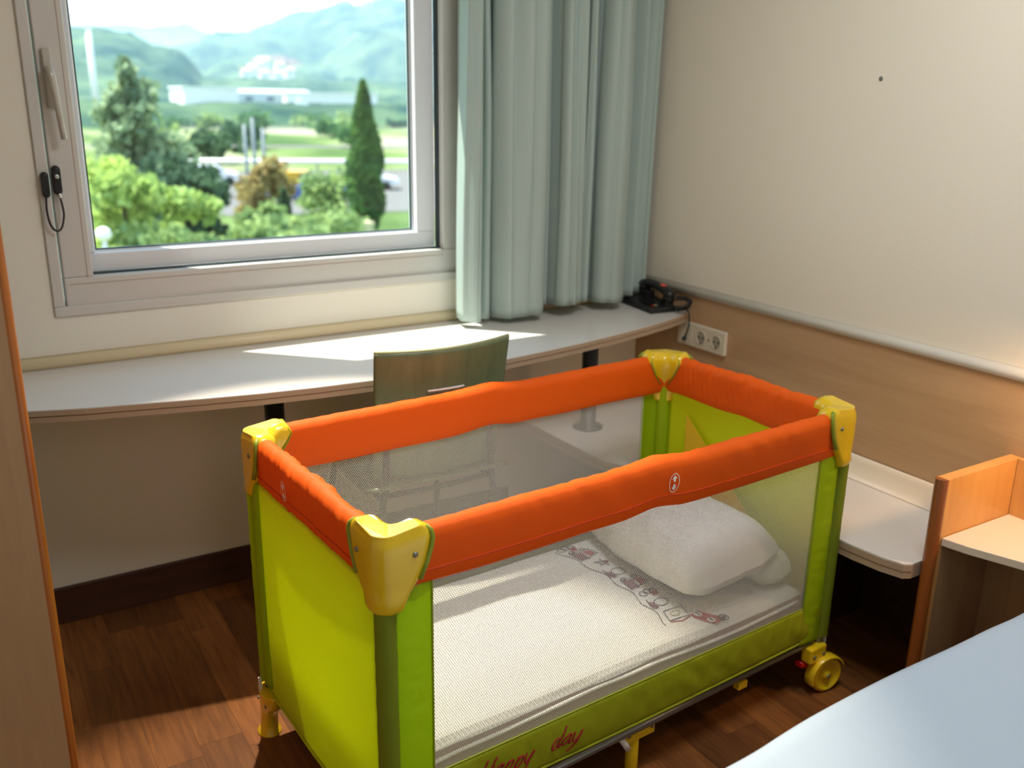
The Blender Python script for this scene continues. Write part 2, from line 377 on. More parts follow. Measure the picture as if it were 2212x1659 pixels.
# ---------------------------------------------------------------- curtain
ct = thing('curtain', 'sage green pleated curtain hanging beside the window down to the desk', 'curtain', (1.75, -.10, .766))
plan = [(1.372,-.09),(1.375,-.140),(1.402,-.160),(1.430,-.142),(1.437,-.08),(1.450,-.052),(1.466,-.10),(1.480,-.112),(1.487,-.060),(1.497,-.062),(1.503,-.125),(1.535,-.156),(1.575,-.150),(1.61,-.162),(1.652,-.152),(1.668,-.11),(1.672,-.055),(1.682,-.050),(1.690,-.095),(1.702,-.100),(1.706,-.055),(1.712,-.11),(1.727,-.147),(1.76,-.158),(1.80,-.146),(1.817,-.10),(1.822,-.065),(1.832,-.105),(1.850,-.122),(1.866,-.10),(1.871,-.055),(1.882,-.050),(1.890,-.10),(1.905,-.138),(1.94,-.152),(1.985,-.146),(2.008,-.11),(2.014,-.06),(2.030,-.072),(2.065,-.108),(2.095,-.070),(2.125,-.104),(2.152,-.066)]
plan = smooth([(x, y, 0) for x, y in plan], 9)
def curt(s, t):
    # s along the cloth, t down from the rail: broad round folds below, tighter ones above
    p = plan[min(len(plan) - 1, int(round(s * (len(plan) - 1))))]; u = 1 - t
    x = p.x + .016 * u * math.sin(s * 19 + 1) + .010 * N3(s * 9, t * 1.6, 3) + .012 * u * N3(s * 26, 5)
    y = -.100 + (p.y + .104) * (.95 + .22 * t) + .020 * u * math.sin(s * 118 + 2 * math.sin(s * 7)) * (.6 + N3(s * 12, 2)) + .010 * N3(s * 13, t * 2.4, 7)
    y += (.006 + .006 * u) * math.sin(s * 210 + 3 * math.sin(s * 11) + 1.5 * t) + .010 * N3(s * 30, t * .8, 11)
    x += .006 * math.sin(s * 150 + 2 * t)
    y -= .004 * math.exp(-((s - .33) / .05) ** 2 - ((t - .48) / .04) ** 2)
    z = 2.36 - t * (2.36 - .766 + .010 * math.sin(9 * s) - .020 * s * s)
    return (x - 1.75, min(y, -.022) + .10, z - .766)
MB().grid(curt, len(plan) - 1, 60).obj('curtain_cloth', M['curtain'], ct, solid=.0022)
tr = MB().b2((.1, -.14, 2.365), (XR - .01, -.06, 2.40)).obj('curtain_rail', M['railw'], bevel=.003); tag(tr, 'white curtain track above the window carrying the sage curtain', 'curtain rail')

# ---------------------------------------------------------------- desk
front = [(.095, -.352), (.123, -.365), (.235, -.402), (.348, -.429), (.48, -.461), (.614, -.487), (.75, -.505), (.892, -.516), (1.04, -.520), (1.18, -.516), (1.305, -.505), (1.44, -.486), (1.58, -.462), (1.75, -.425), (1.904, -.385), (2.03, -.345), (2.10, -.318), (2.174, -.285)]
dk = thing('desk', 'long white built-in desk with curved front running under the window', 'desk', (1.13, -.2, 0))
def rel(o, loc):
    o.matrix_parent_inverse = Matrix.Translation([-c for c in loc]); return o
out_ = front + [(2.174, -.001), (.095, -.001)]
rel(MB().prism(out_, .7385, .741).obj('desk_top', M['laminate'], dk), (1.13, -.2, 0))
rel(MB().prism(out_, .711, .7385).obj('edge_board', M['lam_edge'], dk), (1.13, -.2, 0))
ln = MB().tube([(x, y - .0004, .7255) for x, y in front], .0009, 6)
rel(ln.obj('edge_joint', M['lam_line'], dk), (1.13, -.2, 0))
for (x, z0) in ((.705, 0), (1.745, .40)):
    rel(MB().lathe((x, -.30, 0), [(.05, z0), (.05, z0 + .006), (.026, z0 + .012), (.026, .705), (.05, .707), (.05, .711)], 24).obj('leg', M['blackm'], dk), (1.13, -.2, 0))
# ---------------------------------------------------------------- luggage bench
bn = thing('luggage_bench', 'low white luggage bench along the right wall under the desk', 'bench', (1.9, -.7, 0))
bf = [(1.60, -.016), (1.602, -.33), (1.606, -.50), (1.614, -.57), (1.64, -.63), (1.70, -.67), (1.76, -.70), (1.79, -.75), (1.80, -.85), (1.80, -1.10), (1.803, -1.32), (1.813, -1.40), (1.828, -1.448), (1.845, -1.4575)]
bo = bf + [(XR - .013, -1.458), (XR - .013, -.016)]
for nm, z0, z1, m in (('bench_top', .396, .400, M['laminate']), ('edge_board', .362, .396, M['lam_edge'])):
    rel(MB().prism(list(reversed(bo)), z0, z1).obj(nm, m, bn), (1.9, -.7, 0))
rel(MB().tube([(x - .0004, y, .380) for x, y in bf], .0009, 6).obj('edge_joint', M['lam_line'], bn), (1.9, -.7, 0))
for yy in (-1.1, -.5): rel(MB().b2((2.02, yy, 0), (2.17, yy + .04, .362)).obj('bracket', M['base'], bn), (1.9, -.7, 0))
cv = [(0, .4005), (.030, .4005)] + [(.030 - .026 * math.sin(a), .4005 + .062 * (1 - math.cos(a))) for a in np.linspace(.2, PI / 2, 7)] + [(0, .466)]
rel(MB().loft([[(XR - a - .0125, y, z) for a, z in cv] for y in (-1.458, -.016)]).obj('cove', M['railw'], bn), (1.9, -.7, 0))

# ---------------------------------------------------------------- wardrobe at the left edge
wd = thing('wardrobe', 'tall maple wardrobe with an orange rounded edge at the left of the picture', 'wardrobe', (-.25, -.8, 0))
wl = (-.25, -.8, 0)
rel(MB().b2((XL + .005, -1.0, 0), (.074, -.62, 2.2)).obj('body', M['wardrobe'], wd), wl)
pe = [(.074, -.62), (.074, -1.0)] + [(.078 + .010 * math.sin(a), -.992 - .010 * math.cos(a)) for a in np.linspace(0, PI / 2, 5)] + [(.088, -.62)]
rel(MB().prism(pe, 0, 2.2).obj('edge_strip', M['edge_or'], wd), wl)
rel(MB().b2((-.275, -1.0015, .05), (-.272, -.999, 2.15)).obj('door_gap', M['hole'], wd), wl)

# ---------------------------------------------------------------- nightstand
ns = thing('nightstand', 'orange wood nightstand panel and shelf between bed and luggage bench', 'nightstand', (2.02, -1.6, 0)); nl = (2.02, -1.6, 0)
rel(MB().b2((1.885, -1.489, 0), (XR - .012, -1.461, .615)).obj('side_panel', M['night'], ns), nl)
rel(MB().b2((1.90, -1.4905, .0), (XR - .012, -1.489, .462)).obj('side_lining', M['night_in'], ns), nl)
pe = [(1.885 - .018 * math.sin(a), -1.475 + .016 * math.cos(a)) for a in np.linspace(0, PI, 11)]
rel(MB().prism(pe, 0, .616).obj('rounded_edge', M['night_dark'], ns), nl)
rel(MB().b2((XR - .028, -1.95, .30), (XR - .012, -1.4905, .615)).obj('back_panel', M['night'], ns), nl)
sh = [(1.893, -1.4905), (1.905, -1.55), (1.942, -1.658), (1.965, -1.75), (2.0, -1.76), (XR - .028, -1.76), (XR - .028, -1.4905)]
rel(MB().prism(sh, .450, .470).obj('shelf', M['cream'], ns, bevel=.002), nl)
rel(MB().b2((2.10, -1.76, 0), (XR - .028, -1.4905, .450)).obj('base_box', M['night_in'], ns), nl)

# ---------------------------------------------------------------- bed
bd_ = thing('bed', 'double bed in the bottom right corner, head against the right wall', 'bed', (1.3, -2.6, 0)); bl = (1.3, -2.6, 0)
rel(MB().b2((.28, -3.35, .06), (2.09, -1.90, .26)).obj('bed_base', M['base'], bd_, bevel=.01), bl)
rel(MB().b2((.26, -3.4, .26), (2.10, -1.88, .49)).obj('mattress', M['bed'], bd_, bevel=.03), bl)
for x in (.35, 2.0):
    for y in (-3.25, -2.0): rel(MB().lathe((x, y, 0), [(.02, 0), (.025, .06)], 12).obj('leg', M['blackm'], bd_), bl)
def edgey(x):
    return -1.785 - .055 * math.exp(-(x - .7) / .35) - .003 * math.sin(x * 9)
def duv(s, t):
    x = .22 + 1.90 * s
    ye = edgey(x); T = t * 1.75
    if T < .16: y = ye; z = .20 + T; k = 0
    elif T < .24: a = (T - .16) / .08 * PI / 2; y = ye - .05 * (1 - math.cos(a)); z = .36 + .155 * math.sin(a) ** .8
    else: y = ye - .05 - (T - .24); z = .515
    q = min(1, max(0, (T - .24) / .25))
    z += q * (.010 * N3(x * 2.5, y * 2.5) + .004 * N3(x * 9, y * 5, 4)); 
    if T < .24: y += .004 * N3(x * 8, T * 6, 2)
    return (x, y, z)
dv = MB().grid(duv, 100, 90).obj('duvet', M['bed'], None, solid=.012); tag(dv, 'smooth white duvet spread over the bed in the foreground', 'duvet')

# ---------------------------------------------------------------- travel cot
AN, FLx, FLy, LL, WW = 0.06136, .5136, -.7688, 1.2059, .5949
cot = thing('travel_cot', 'folding travel cot with orange rails, lime fabric and yellow plastic corners', 'travel cot', (FLx, FLy, 0), AN)
def C(u, v, z): return Vector((u, -v, z))
TZ = .733
def rail_prof():
    r = .021; pts = [(r * math.cos(a), TZ + r * math.sin(a)) for a in np.linspace(0, PI, 11)]
    pts += [(-.019, .712), (-.0165, .69), (-.013, .667), (-.010, .650), (-.004, .643), (.004, .642), (.010, .648), (.013, .667), (.0165, .69), (.019, .712)]
    return pts
def rail_cover(axis, fixed, sgn, s0, s1, wr, seed, hinge=True, dz=0.0, label=None):
    mb = MB(); rings = []; n = 150; prof = rail_prof(); lo = []
    for i in range(n + 1):
        f = i / n; s = s0 + (s1 - s0) * f
        hb = math.exp(-((f - .50) / .05) ** 2) if hinge else .5 * math.exp(-((f - .5) / .09) ** 2)
        ring_ = []
        for j, (o, z) in enumerate(prof):
            low = max(0, min(1, (.715 - z) / .07))
            k = 1 if o > 0 else -1
            wv = wr * min(1, max(0, (min(s - s0, s1 - s) - .06) / .05)) * (N3(s * 26 + z * 22 * k, z * 9, seed) * .9 + .8 * N3(s * 70 + z * 60 * k, z * 14, seed + 3)) * (.5 + .5 * N3(s * 4, seed, 9) + .35)
            wv *= 1 - .7 * low
            o2 = o * (1 + .18 * hb) + k * wv * (1 if abs(o) > .006 else .3)
            z2 = z + dz + .006 * hb * (1 - low) + .35 * wv * (1 - low) - .006 * low * math.sin(PI * f) * 0 + .004 * low * N3(s * 6, seed) + .007 * low * hb * 1.2
            if hinge: z2 += (-.006 if f > .5 else .0) * min(1, abs(f - .5) / .06) * .8
            off = fixed + sgn * o2
            ring_.append(C(s, off, z2) if axis == 'u' else C(off, s, z2))
        rings.append(ring_)
        p = ring_[13]; q = ring_[18]
        lo.append((q, sgn))
    mb.loft(rings, True, True)
    o = mb.obj('rail_cover', M['orange'], cot)
    if label: o['label'] = label
    # piping seam a little above the hem, on the outer face
    pth = []
    for (q, sg) in lo[::3]:
        e = sg * .0012
        pth.append(q + (Vector((0, -e, .004)) if axis == 'u' else Vector((e, 0, .004))))
    MB().tube(pth, .0017, 6).obj('piping', M['orange_seam'], o)
    return o
rn = rail_cover('u', WW, 1, .006, LL - .003, .0034, 1.3)
rf = rail_cover('u', 0, -1, .006, LL - .006, .0020, 4.7)
rlft = rail_cover('v', 0, -1, .006, WW - .008, .0056, 8.2, hinge=False)
rrgt = rail_cover('v', LL, 1, .006, WW - .008, .0070, 12.9, hinge=False)

# arrows printed on the rails
def arrows(fn, parent, sx=1.0):
    mb = MB(); n = 40
    for rad0, rad1 in ((1.0, .92),):
        vs = []; 
        for k in range(n):
            a = 2 * PI * k / n; vs += [fn(rad0 * .68 * sx * math.cos(a), rad0 * math.sin(a)), fn(rad1 * .66 * sx * math.cos(a), rad1 * math.sin(a))]
        mb.add(vs, [(2 * k, 2 * ((k + 1) % n), 2 * ((k + 1) % n) + 1, 2 * k + 1) for k in range(n)])
    for s in (1, -1):
        pts = [(0, .80 * s), (.34 * sx, .42 * s), (.14 * sx, .42 * s), (.14 * sx, .12 * s), (-.14 * sx, .12 * s), (-.14 * sx, .42 * s), (-.34 * sx, .42 * s)]
        mb.add([fn(*p) for p in pts], [tuple(range(7)) if s > 0 else tuple(reversed(range(7)))])
    return mb.obj('arrow_print', M['whiteprint'], parent)
R_ = .021
arrows(lambda a, b: C(.634 + a * R_, WW + .0262 - max(0, -(b * .9)) * .0025, .705 + b * R_), rn)
arrows(lambda a, b: C(-.0275 + max(0, -b) * .0025, .232 + a * .018, .703 + b * .021), rlft)

# corner caps
def cap_levels():
    return [(.612, .024, .030), (.616, .029, .038), (.624, .030, .045), (.642, .040, .049), (.665, .056, .051), (.695, .070, .052), (.720, .078, .052), (.736, .081, .052), (.748, .079, .048), (.756, .072, .036), (.759, .060, .018)]
def corner(cu, cv, su, sv, label=None):
    rings = []
    for z, A, th in cap_levels():
        t0 = max(th / 2, .021) if z > .63 else th / 2 + .004; a0 = -t0; i0 = float(np.interp(z, [.612, .66, .68, .70, .735, .75, .76], [.008, .009, .012, .021, .027, .024, .010])); Ain = float(np.interp(z, [.612, .655, .675, .70, .725, .74, .76], [.022, .024, .034, .058, .072, .078, .060])); pts = []
        A2 = A
        pts += [(A2, a0 + .25 * th), (A2 - .006, a0 + .04 * th), (A2 - .014, a0)]
        rr = min(t0 * 1.35, .030)
        pts += [(x, a0) for x in np.linspace(max(A2 - .02, .0125), .012, 3)]
        pts += [(a0 + rr - rr * math.sin(a), a0 + rr - rr * math.cos(a)) for a in np.linspace(.15, PI / 2 - .15, 7)]
        pts += [(a0, x) for x in np.linspace(.012, max(A2 - .02, .0125), 3)]
        pts += [(a0, A2 - .014), (a0 + .04 * th, A2 - .006), (a0 + .25 * th, A2), (max(i0 - .006, a0 + .3 * th), min(A2, Ain + .004))]
        rc = .030; q = max(i0 + .001, min(i0 + rc, Ain - .007)); d = q - i0
        pts += [(i0, max(q, Ain - .006))]
        pts += [(i0, q)] + [(i0 + d - d * math.cos(a), i0 + d - d * math.sin(a)) for a in np.linspace(0.2, PI / 2 - .2, 5)] + [(q, i0)]
        pts += [(max(q, Ain - .006), i0), (min(A2, Ain + .004), max(i0 - .006, a0 + .3 * th))]
        dip = 0
        rings.append([C(cu + su * a, cv + sv * b, z + (.007 * min(1, max(0, max(a, b)) / .055) ** 1.5 - .003 if z > .70 else 0)) for a, b in pts])
    mb = MB().loft(rings, True, True); o = mb.obj('corner_cap', M['yplastic'], cot)
    # screws on both faces
    for (a, b, ax) in ((.045, -.0258, 'v'), (-.0258, .045, 'u')):
        c = C(cu + su * a, cv + sv * b, .715); sg = -1
        r3 = [(.0052, 0), (.0050, .0016), (.0034, .0032), (.0012, .0040)]
        if ax == 'v': MM = Matrix.Scale(1, 3) if sv < 0 else Matrix.Rotation(PI, 3, 'Z'); axs = 'y'
        else: MM = Matrix.Scale(1, 3) if su < 0 else Matrix.Rotation(PI, 3, 'Z'); axs = 'x'
        MB().lathe(c, r3, 10, axs, MM).obj('screw', M['steel'], o)
    # olive piping along the free edge of each wing
    for w_ in (0, 1):
        for inner in (0, 1):
            pth = []
            for z, A, th in cap_levels()[4:-1]:
                A3 = A - .001; b = -th / 2 + .003
                if inner: A3 = float(np.interp(z, [.655, .675, .70, .725, .74, .76], [.024, .034, .058, .072, .078, .060])); b = float(np.interp(z, [.66, .68, .70, .735, .75, .76], [.013, .015, .020, .023, .020, .010]))
                a_, b_ = (A3, b) if w_ == 0 else (b, A3)
                pth.append(C(cu + su * a_, cv + sv * b_, z + .001))
            MB().tube(pth, .0022 if inner else .0046, 8).obj('edge_piping', M['oliveedge'], o)
    return o
corner(0, 0, 1, 1); corner(0, WW, 1, -1); corner(LL, 0, -1, 1); corner(LL + .006, WW, -1, -1)

# posts
for (u, v) in ((0, 0), (0, WW), (LL, 0), (LL + .004, WW)):
    MB().lathe(C(u, v, 0), [(.012, .07), (.012, .66)], 14).obj('post', M['steel'], cot)
def post_sleeve(u, v, seed, r=.0215, z0=.150, z1=.655):
    rings = []
    for i in range(46):
        z = z0 + (z1 - z0) * i / 45
        rings.append([C(u + (r + .0012 * N3(z * 40, k * .6, seed)) * math.cos(2 * PI * k / 16), v + (r + .0012 * N3(z * 40, k * .6 + 5, seed)) * math.sin(2 * PI * k / 16), z) for k in range(16)])
    return MB().loft(rings, True, False).obj('post_sleeve', M['sleeve'] if v > .1 else M['lime'], cot)
for i, (u, v) in enumerate(((0, 0), (0, WW), (LL, 0), (LL + .010, WW))): post_sleeve(u, v, i * 3.1, r=.0215 if v < .1 else .019)
# lime strips on the long sides next to the posts
def strip(u0, u1, v, z0, z1, seed, bulge=.006):
    s = 1 if v > .1 else -1
    def f(a, b):
        z = z0 + (z1 - z0) * b
        return C(u0 + (u1 - u0) * a + .0015 * N3(z * 10, seed), v + s * (.004 + bulge * math.sin(PI * a) + .0022 * N3(a * 2, z * 55, seed) * math.sin(PI * a)), z + .006 * math.sin(PI * a) * (1 - b))
    o = MB().grid(f, 10, 70).obj('side_strip', M['lime'], cot, solid=.0012)
    for uu in ((u0 + .002, u1 - .002)):
        MB().tube([C(uu, v + s * (.006 + .001 * N3(z * 30, seed)), z) for z in np.linspace(z0, z1, 20)], .0020, 6).obj('edge_piping', M['oliveedge'], o)
    return o
strip(.012, .089, WW, .14, .648, 1.1); strip(1.128, 1.205, WW, .142, .65, 2.2)
strip(.012, .08, 0, .14, .648, 3.3); strip(1.128, 1.195, 0, .142, .65, 4.4)
# nets and lower bands on the long sides
for v, s in ((WW, 1), (0, -1)):
    MB().grid(lambda a, b: C(.086 + 1.046 * a, v + s * (.002 - .006 * math.sin(PI * b) * math.sin(PI * a)), .232 + .422 * b), 20, 8).obj('net', M['net'], cot)
    def f(a, b):
        u = .010 + 1.19 * a; z = .154 + .096 * b + (.014 * max(0, (u - 1.12) / .08) ** 1.2) * (1 - b) - .006 * math.sin(PI * a) * (1 - b)
        wv = .0045 * N3(u * 22 + b * 1.5, b * 1.2, 3 + s) + .002 * N3(u * 55, b * 2, 8)
        return C(u, v + s * (.0035 + .008 * math.sin(PI * b) ** .5 * .5 + wv * math.sin(PI * b) ** .6), z)
    bo_ = MB().grid(f, 220, 10).obj('lower_band', M['band'], cot, solid=.0014)
    MB().tube([Vector(f(a, 0)) + C(0, s * .001, -.001) for a in np.linspace(0, 1, 60)], .0032, 6).obj('hem', M['band'], bo_)
    MB().tube([Vector(f(a, 1)) + C(0, s * .001, 0) for a in np.linspace(0, 1, 60)], .0014, 6).obj('piping', M['oliveedge'], bo_)
    if s > 0:
        G = {'H': ([[(.1, 0), (.2, 1), (.3, 2)], [(1.0, 0), (1.1, 1), (1.2, 2)], [(-.1, 1.0), (.5, 1.0), (1.4, 1.15)]], 1.6),
             'a': ([[(.85, .85), (.5, 1), (.15, .7), (.08, .3), (.3, 0), (.6, .25), (.88, .95), (.82, .35), (.95, 0), (1.2, .2)]], 1.15),
             'p': ([[(.2, 1.0), (.12, .2), (-.05, -.95)], [(.12, .45), (.4, .95), (.75, .85), (.75, .4), (.45, .0), (.15, .1)]], 1.05),
             'y': ([[(.1, .95), (.12, .3), (.35, 0), (.72, .4), (.9, .95), (.75, .1), (.5, -.65), (.05, -.9)]], 1.15),
             'd': ([[(.85, .85), (.5, 1), (.15, .7), (.08, .3), (.3, 0), (.6, .2), (.85, .7)], [(1.0, 2.0), (.88, 1.0), (.82, .3), (.98, 0), (1.2, .2)]], 1.2), ' ': ([], 1.9)}
        cx = 0; xh = .022
        for ch in 'Happy day':
            mb = MB()
            st, adv = G[ch]
            for pts in st:
                P = []
                for k in range(len(pts) - 1):
                    p0, p1, p2, p3 = [np.array(pts[min(max(k + q, 0), len(pts) - 1)]) for q in (-1, 0, 1, 2)]
                    for t in np.linspace(0, 1, 6, endpoint=(k == len(pts) - 2)):
                        q = .5 * (2 * p1 + (p2 - p0) * t + (2 * p0 - 5 * p1 + 4 * p2 - p3) * t * t + (3 * p1 - p0 - 3 * p2 + p3) * t ** 3)
                        u = .178 + (cx + q[0] + .45 * q[1]) * xh; z = .184 + q[1] * xh
                        b = max(0, min(1, (z - .152) / .096)); b_ = Vector(f((u - .010) / 1.19, b))
                        P.append(Vector((u, b_.y - .0016, z)))
                mb.tube(P, .0019, 6, flat=1.0)
            cx += adv
            if st: mb.obj('letter', M['redprint'], bo_)
# yellow end panels
for u, s in ((0, -1), (LL, 1)):
    def f(a, b):
        v = .016 + .563 * a; z = .130 + .522 * b + .010 * math.sin(PI * a) * (1 - b) * 0
        bulge = .010 * math.sin(PI * a) * math.sin(PI * b)
        return C(u + s * (.010 + bulge + .0015 * N3(v * 9, z * 5, u)), v, z - (.012 * math.sin(PI * a)) * (1 - b))
    po = MB().grid(f, 40, 40).obj('end_panel', M['ypanel'], cot, solid=.0014)
    MB().tube([Vector(f(a, 0)) for a in np.linspace(0, 1, 30)], .003, 6).obj('hem', M['ypanel'], po)
MB().grid(lambda a, b: C(-.0145 - .004 * math.sin(PI * a), .004 + .048 * a, .150 + .500 * b), 6, 30).obj('side_strip', M['lime'], cot, solid=.0012)
# orange-brown patch that paints in the shading on the inside of the right end
MB().add([C(LL - .004, .10, .595), C(LL - .004, .10, .30), C(LL - .004, .40, .30), C(LL - .004, .40, .335)], [(0, 1, 2, 3)]).obj('painted_shade', M['yplastic'], cot, solid=.001)
# bottom frame
for v in (0.004, WW - .004):
    MB().tube([C(.02, v, .118), C(LL - .02, v, .134)], .009, 10).obj('bottom_tube', M['steel'], cot)
for u in (.004, LL - .004):
    MB().tube([C(u, .02, .134), C(u, WW - .02, .134)], .009, 10).obj('bottom_tube', M['steel'], cot)
MB().b2(C(.016, .012, .149), C(LL - .016, WW - .012, .158)).obj('floor_board', M['mattside'], cot)

# corner feet at the left end
def foot(v, sv):
    def sec(cx, cv, a, b, z):
        return [C(cx + a * math.cos(t), cv + b * math.sin(t), z) for t in np.linspace(0, 2 * PI, 20, endpoint=False)]
    D_ = [(-.010, .030, .022, 0), (-.010, .030, .022, .004), (-.009, .023, .016, .008), (-.006, .018, .015, .03), (-.002, .018, .015, .055), (.006, .025, .017, .078), (.016, .035, .019, .090), (.020, .040, .020, .122), (.020, .040, .020, .128)]
    rings = [sec(-.006, v + sv * (off - .004), b_ + .005, a_ + .001, z) for off, a_, b_, z in D_]
    o = MB().loft(rings).obj('foot', M['yplastic'], cot)
    for dv in (-.002, .042):
        MB().lathe(C(-.030, v + sv * dv, .107), [(.004, 0), (.004, .002), (.002, .003)], 10, 'x', Matrix.Rotation(PI, 3, 'Z')).obj('screw', M['steel'], o)
    MB().b2(C(-.028, v - .004, .118), C(-.022, v + .004, .158)).obj('clip', M['creamstrap'], o)
    return o
foot(.004, 1); foot(WW - .004, -1)
# wheels at the right end
def wheel(v, s):
    c = Vector(C(LL + .012, v + s * .022, .047)); tw = Matrix.Rotation(math.radians(-10 * s), 3, 'Z')
    k = 1 if s > 0 else -1
    FM = Matrix.Scale(1, 3) if s > 0 else Matrix.Rotation(PI, 3, 'Z')
    Mx = tw @ FM
    prof = [(.004, -.010), (.040, -.010), (.046, -.006), (.047, .0), (.046, .006), (.040, .010), (.036, .010), (.034, .003), (.012, .003), (.010, .009), (.004, .009)]
    o = MB().lathe(c, prof, 32, 'y', Mx).obj('wheel', M['yplastic'], cot)
    MB().lathe(c, [(.0045, .0), (.0045, .0125), (.002, .0135)], 12, 'y', Mx).obj('axle', M['steel'], o)
    # fender shell over the wheel
    rings = []
    for a in np.linspace(math.radians(20), math.radians(200), 26):
        pr = [(.050, .014), (.054, .010), (.055, 0), (.054, -.016), (.051, -.019), (.051, -.016), (.0525, 0), (.051, .010)]
        ring_ = []
        for r, h in pr:
            vv = Vector((r * math.cos(a), -h, r * math.sin(a))); ring_.append(Mx @ vv + c)
        rings.append(ring_)
    MB().loft(rings).obj('fender', M['yplastic'], cot)
    bk = MB(); bk.b2(C(LL - .048, v - .016, .088), C(LL + .014, v + .016, .132)); bo2 = bk.obj('wheel_bracket', M['yplastic'], cot, bevel=.006)
    for u in (LL - .034, LL + .002): MB().lathe(C(u, v + s * .016, .108), [(.005, 0), (.005, .002), (.0025, .003)], 12, 'y', FM).obj('screw', M['steel'], bo2)
    MB().tube([C(LL + .002, v, .09), C(LL + .008, v + s * .004, .06)], .008, 8).obj('swivel', M['blackm'], cot)
    MB().loft([[C(LL - .002 - .02 * k2, v - s * (.004), .070 + .006 * k2 - .012), C(LL - .002 - .02 * k2, v - s * .004, .070 + .006 * k2 + .008 * (3 - k2) / 3), C(LL - .002 - .02 * k2, v - s * .024, .070 + .006 * k2 + .008 * (3 - k2) / 3), C(LL - .002 - .02 * k2, v - s * .024, .070 + .006 * k2 - .012)] for k2 in (0, 1, 2, 2.6)]).obj('brake_lever', M['red'], cot)
    MB().b2(C(LL + .018, v - .003, .118), C(LL + .024, v + .003, .16)).obj('clip', M['creamstrap'], cot)
wheel(WW + .008, 1); wheel(.006, -1)
# middle legs
for v, s in ((WW - .02, 1), (.02, -1)):
    o = MB().lathe(C(.605, v, 0), [(.0135, 0), (.0145, .003), (.0145, .118), (.010, .120)], 18).obj('middle_leg', M['yplastic'], cot)
    MB().b2(C(.570, v + s * .012, .094), C(.655, v + s * .016, .132)).obj('leg_plate', M['yplastic'], o)
    for u in (.580, .646): MB().lathe(C(u, v + s * .016, .112), [(.004, 0), (.004, .002), (.002, .003)], 10, 'y', Matrix.Scale(1, 3) if s > 0 else Matrix.Rotation(PI, 3, 'Z')).obj('screw', M['steel'], o)
    if s > 0: MB().loft([[C(.555 + .008 * k - a, v + .014 + .002 * k, .120 - .010 * k - .0012 * k * k), C(.555 + .008 * k + a * .2, v + .016 + .002 * k, .126 - .010 * k - .0012 * k * k), C(.555 + .008 * k + a * .2, v + .017 + .002 * k, .126 - .010 * k - .0012 * k * k), C(.555 + .008 * k - a, v + .015 + .002 * k, .120 - .010 * k - .0012 * k * k)] for k, a in ((-3, .006), (-1, .008), (0, .009), (1, .010), (2, .010), (3, .009))]).obj('strap', M['creamstrap'], cot)
    MB().b2(C(.925, v + s * .002, .094), C(.955, v + s * .018, .112)).obj('clip', M['yplastic'], cot)

# ---------------------------------------------------------------- mattress, print, pillow, blanket
mt = thing('cot_mattress', 'thin cot mattress in a white waffle cover inside the travel cot', 'mattress', (FLx, FLy, .158), AN)
def mh(u, v):
    return .266 + .004 * N3(u * 5, v * 5, 2) + .0025 * N3(u * 3 + v * 11, v * 3, 5) - .010 * math.exp(-((v - .30) / .2) ** 2 - ((u - .98) / .25) ** 2)
def mtop(a, b):
    u = .018 + 1.168 * a; v = .022 + .528 * b
    du = min(u - .018, 1.186 - u); dv_ = min(v - .022, .550 - v); e = min(du, dv_)
    drop = .018 * (max(0, 1 - e / .02)) ** 2
    v2 = v + (.006 * N3(u * 6, 1, 1) if b > .98 else 0)
    return Vector(C(u, v2, mh(u, v) - drop)) - Vector((0, 0, .158))
MB().grid(mtop, 140, 70).obj('mattress_cover', M['waffle'], mt)
def mside(per, b):
    pts = [(.018, .022), (1.186, .022), (1.186, .550), (.018, .550), (.018, .022)]
    seg = per * 4; i = min(3, int(seg)); t = seg - i
    u = pts[i][0] + (pts[i + 1][0] - pts[i][0]) * t; v = pts[i][1] + (pts[i + 1][1] - pts[i][1]) * t
    z = .001 + b * (mh(u, v) - .018 - .158); bl_ = .004 * math.sin(PI * b)
    return Vector(C(u + (bl_ if u > .6 and i == 1 else 0), v + (bl_ if i == 2 else 0), z))
MB().grid(mside, 160, 6).obj('mattress_side', M['mattside'], mt)
# wavy hem of the cover folded over the near edge
MB().tube([Vector(C(u, .553 + .003 * N3(u * 9, 4), mh(u, .56) - .026 - .010 * (0.5 + .5 * math.sin(u * 7 + 1.0)))) - Vector((0, 0, .158)) for u in np.linspace(.03, 1.17, 60)], .0045, 8).obj('cover_hem', M['waffle'], mt)
# printed drawings: number car and doodles
M['p_red'] = mat('print_red', (.42, .10, .10), .8); M['p_ink'] = mat('print_ink', (.09, .07, .09), .8); M['p_wht'] = mat('print_white', (.82, .82, .80), .8); M['p_yel'] = mat('print_yellow', (.62, .55, .28), .8); M['p_mau'] = mat('print_mauve', (.27, .15, .18), .8)
def D(u, v, k=1): return Vector(C(u, v, mh(u, v) + .0009 * k)) - Vector((0, 0, .158))
def blob(pts, m, k=1): return MB().add([D(u, v, k) for u, v in pts], [tuple(range(len(pts)))]).obj('print', m, mt)
def ell(c, a, b, rot=0, n=18): return [(c[0] + a * math.cos(t) * math.cos(rot) - b * math.sin(t) * math.sin(rot), c[1] + a * math.cos(t) * math.sin(rot) + b * math.sin(t) * math.cos(rot)) for t in np.linspace(0, 2 * PI, n, endpoint=False)]
def line(pts, m, wd_=.0012, k=1.5):
    return MB().tube([D(u, v, k) for u, v in pts], wd_, 5).obj('print', m, mt)
def outline(pts, m, wd_=.0010): return line(list(pts) + [pts[0]], m, wd_)
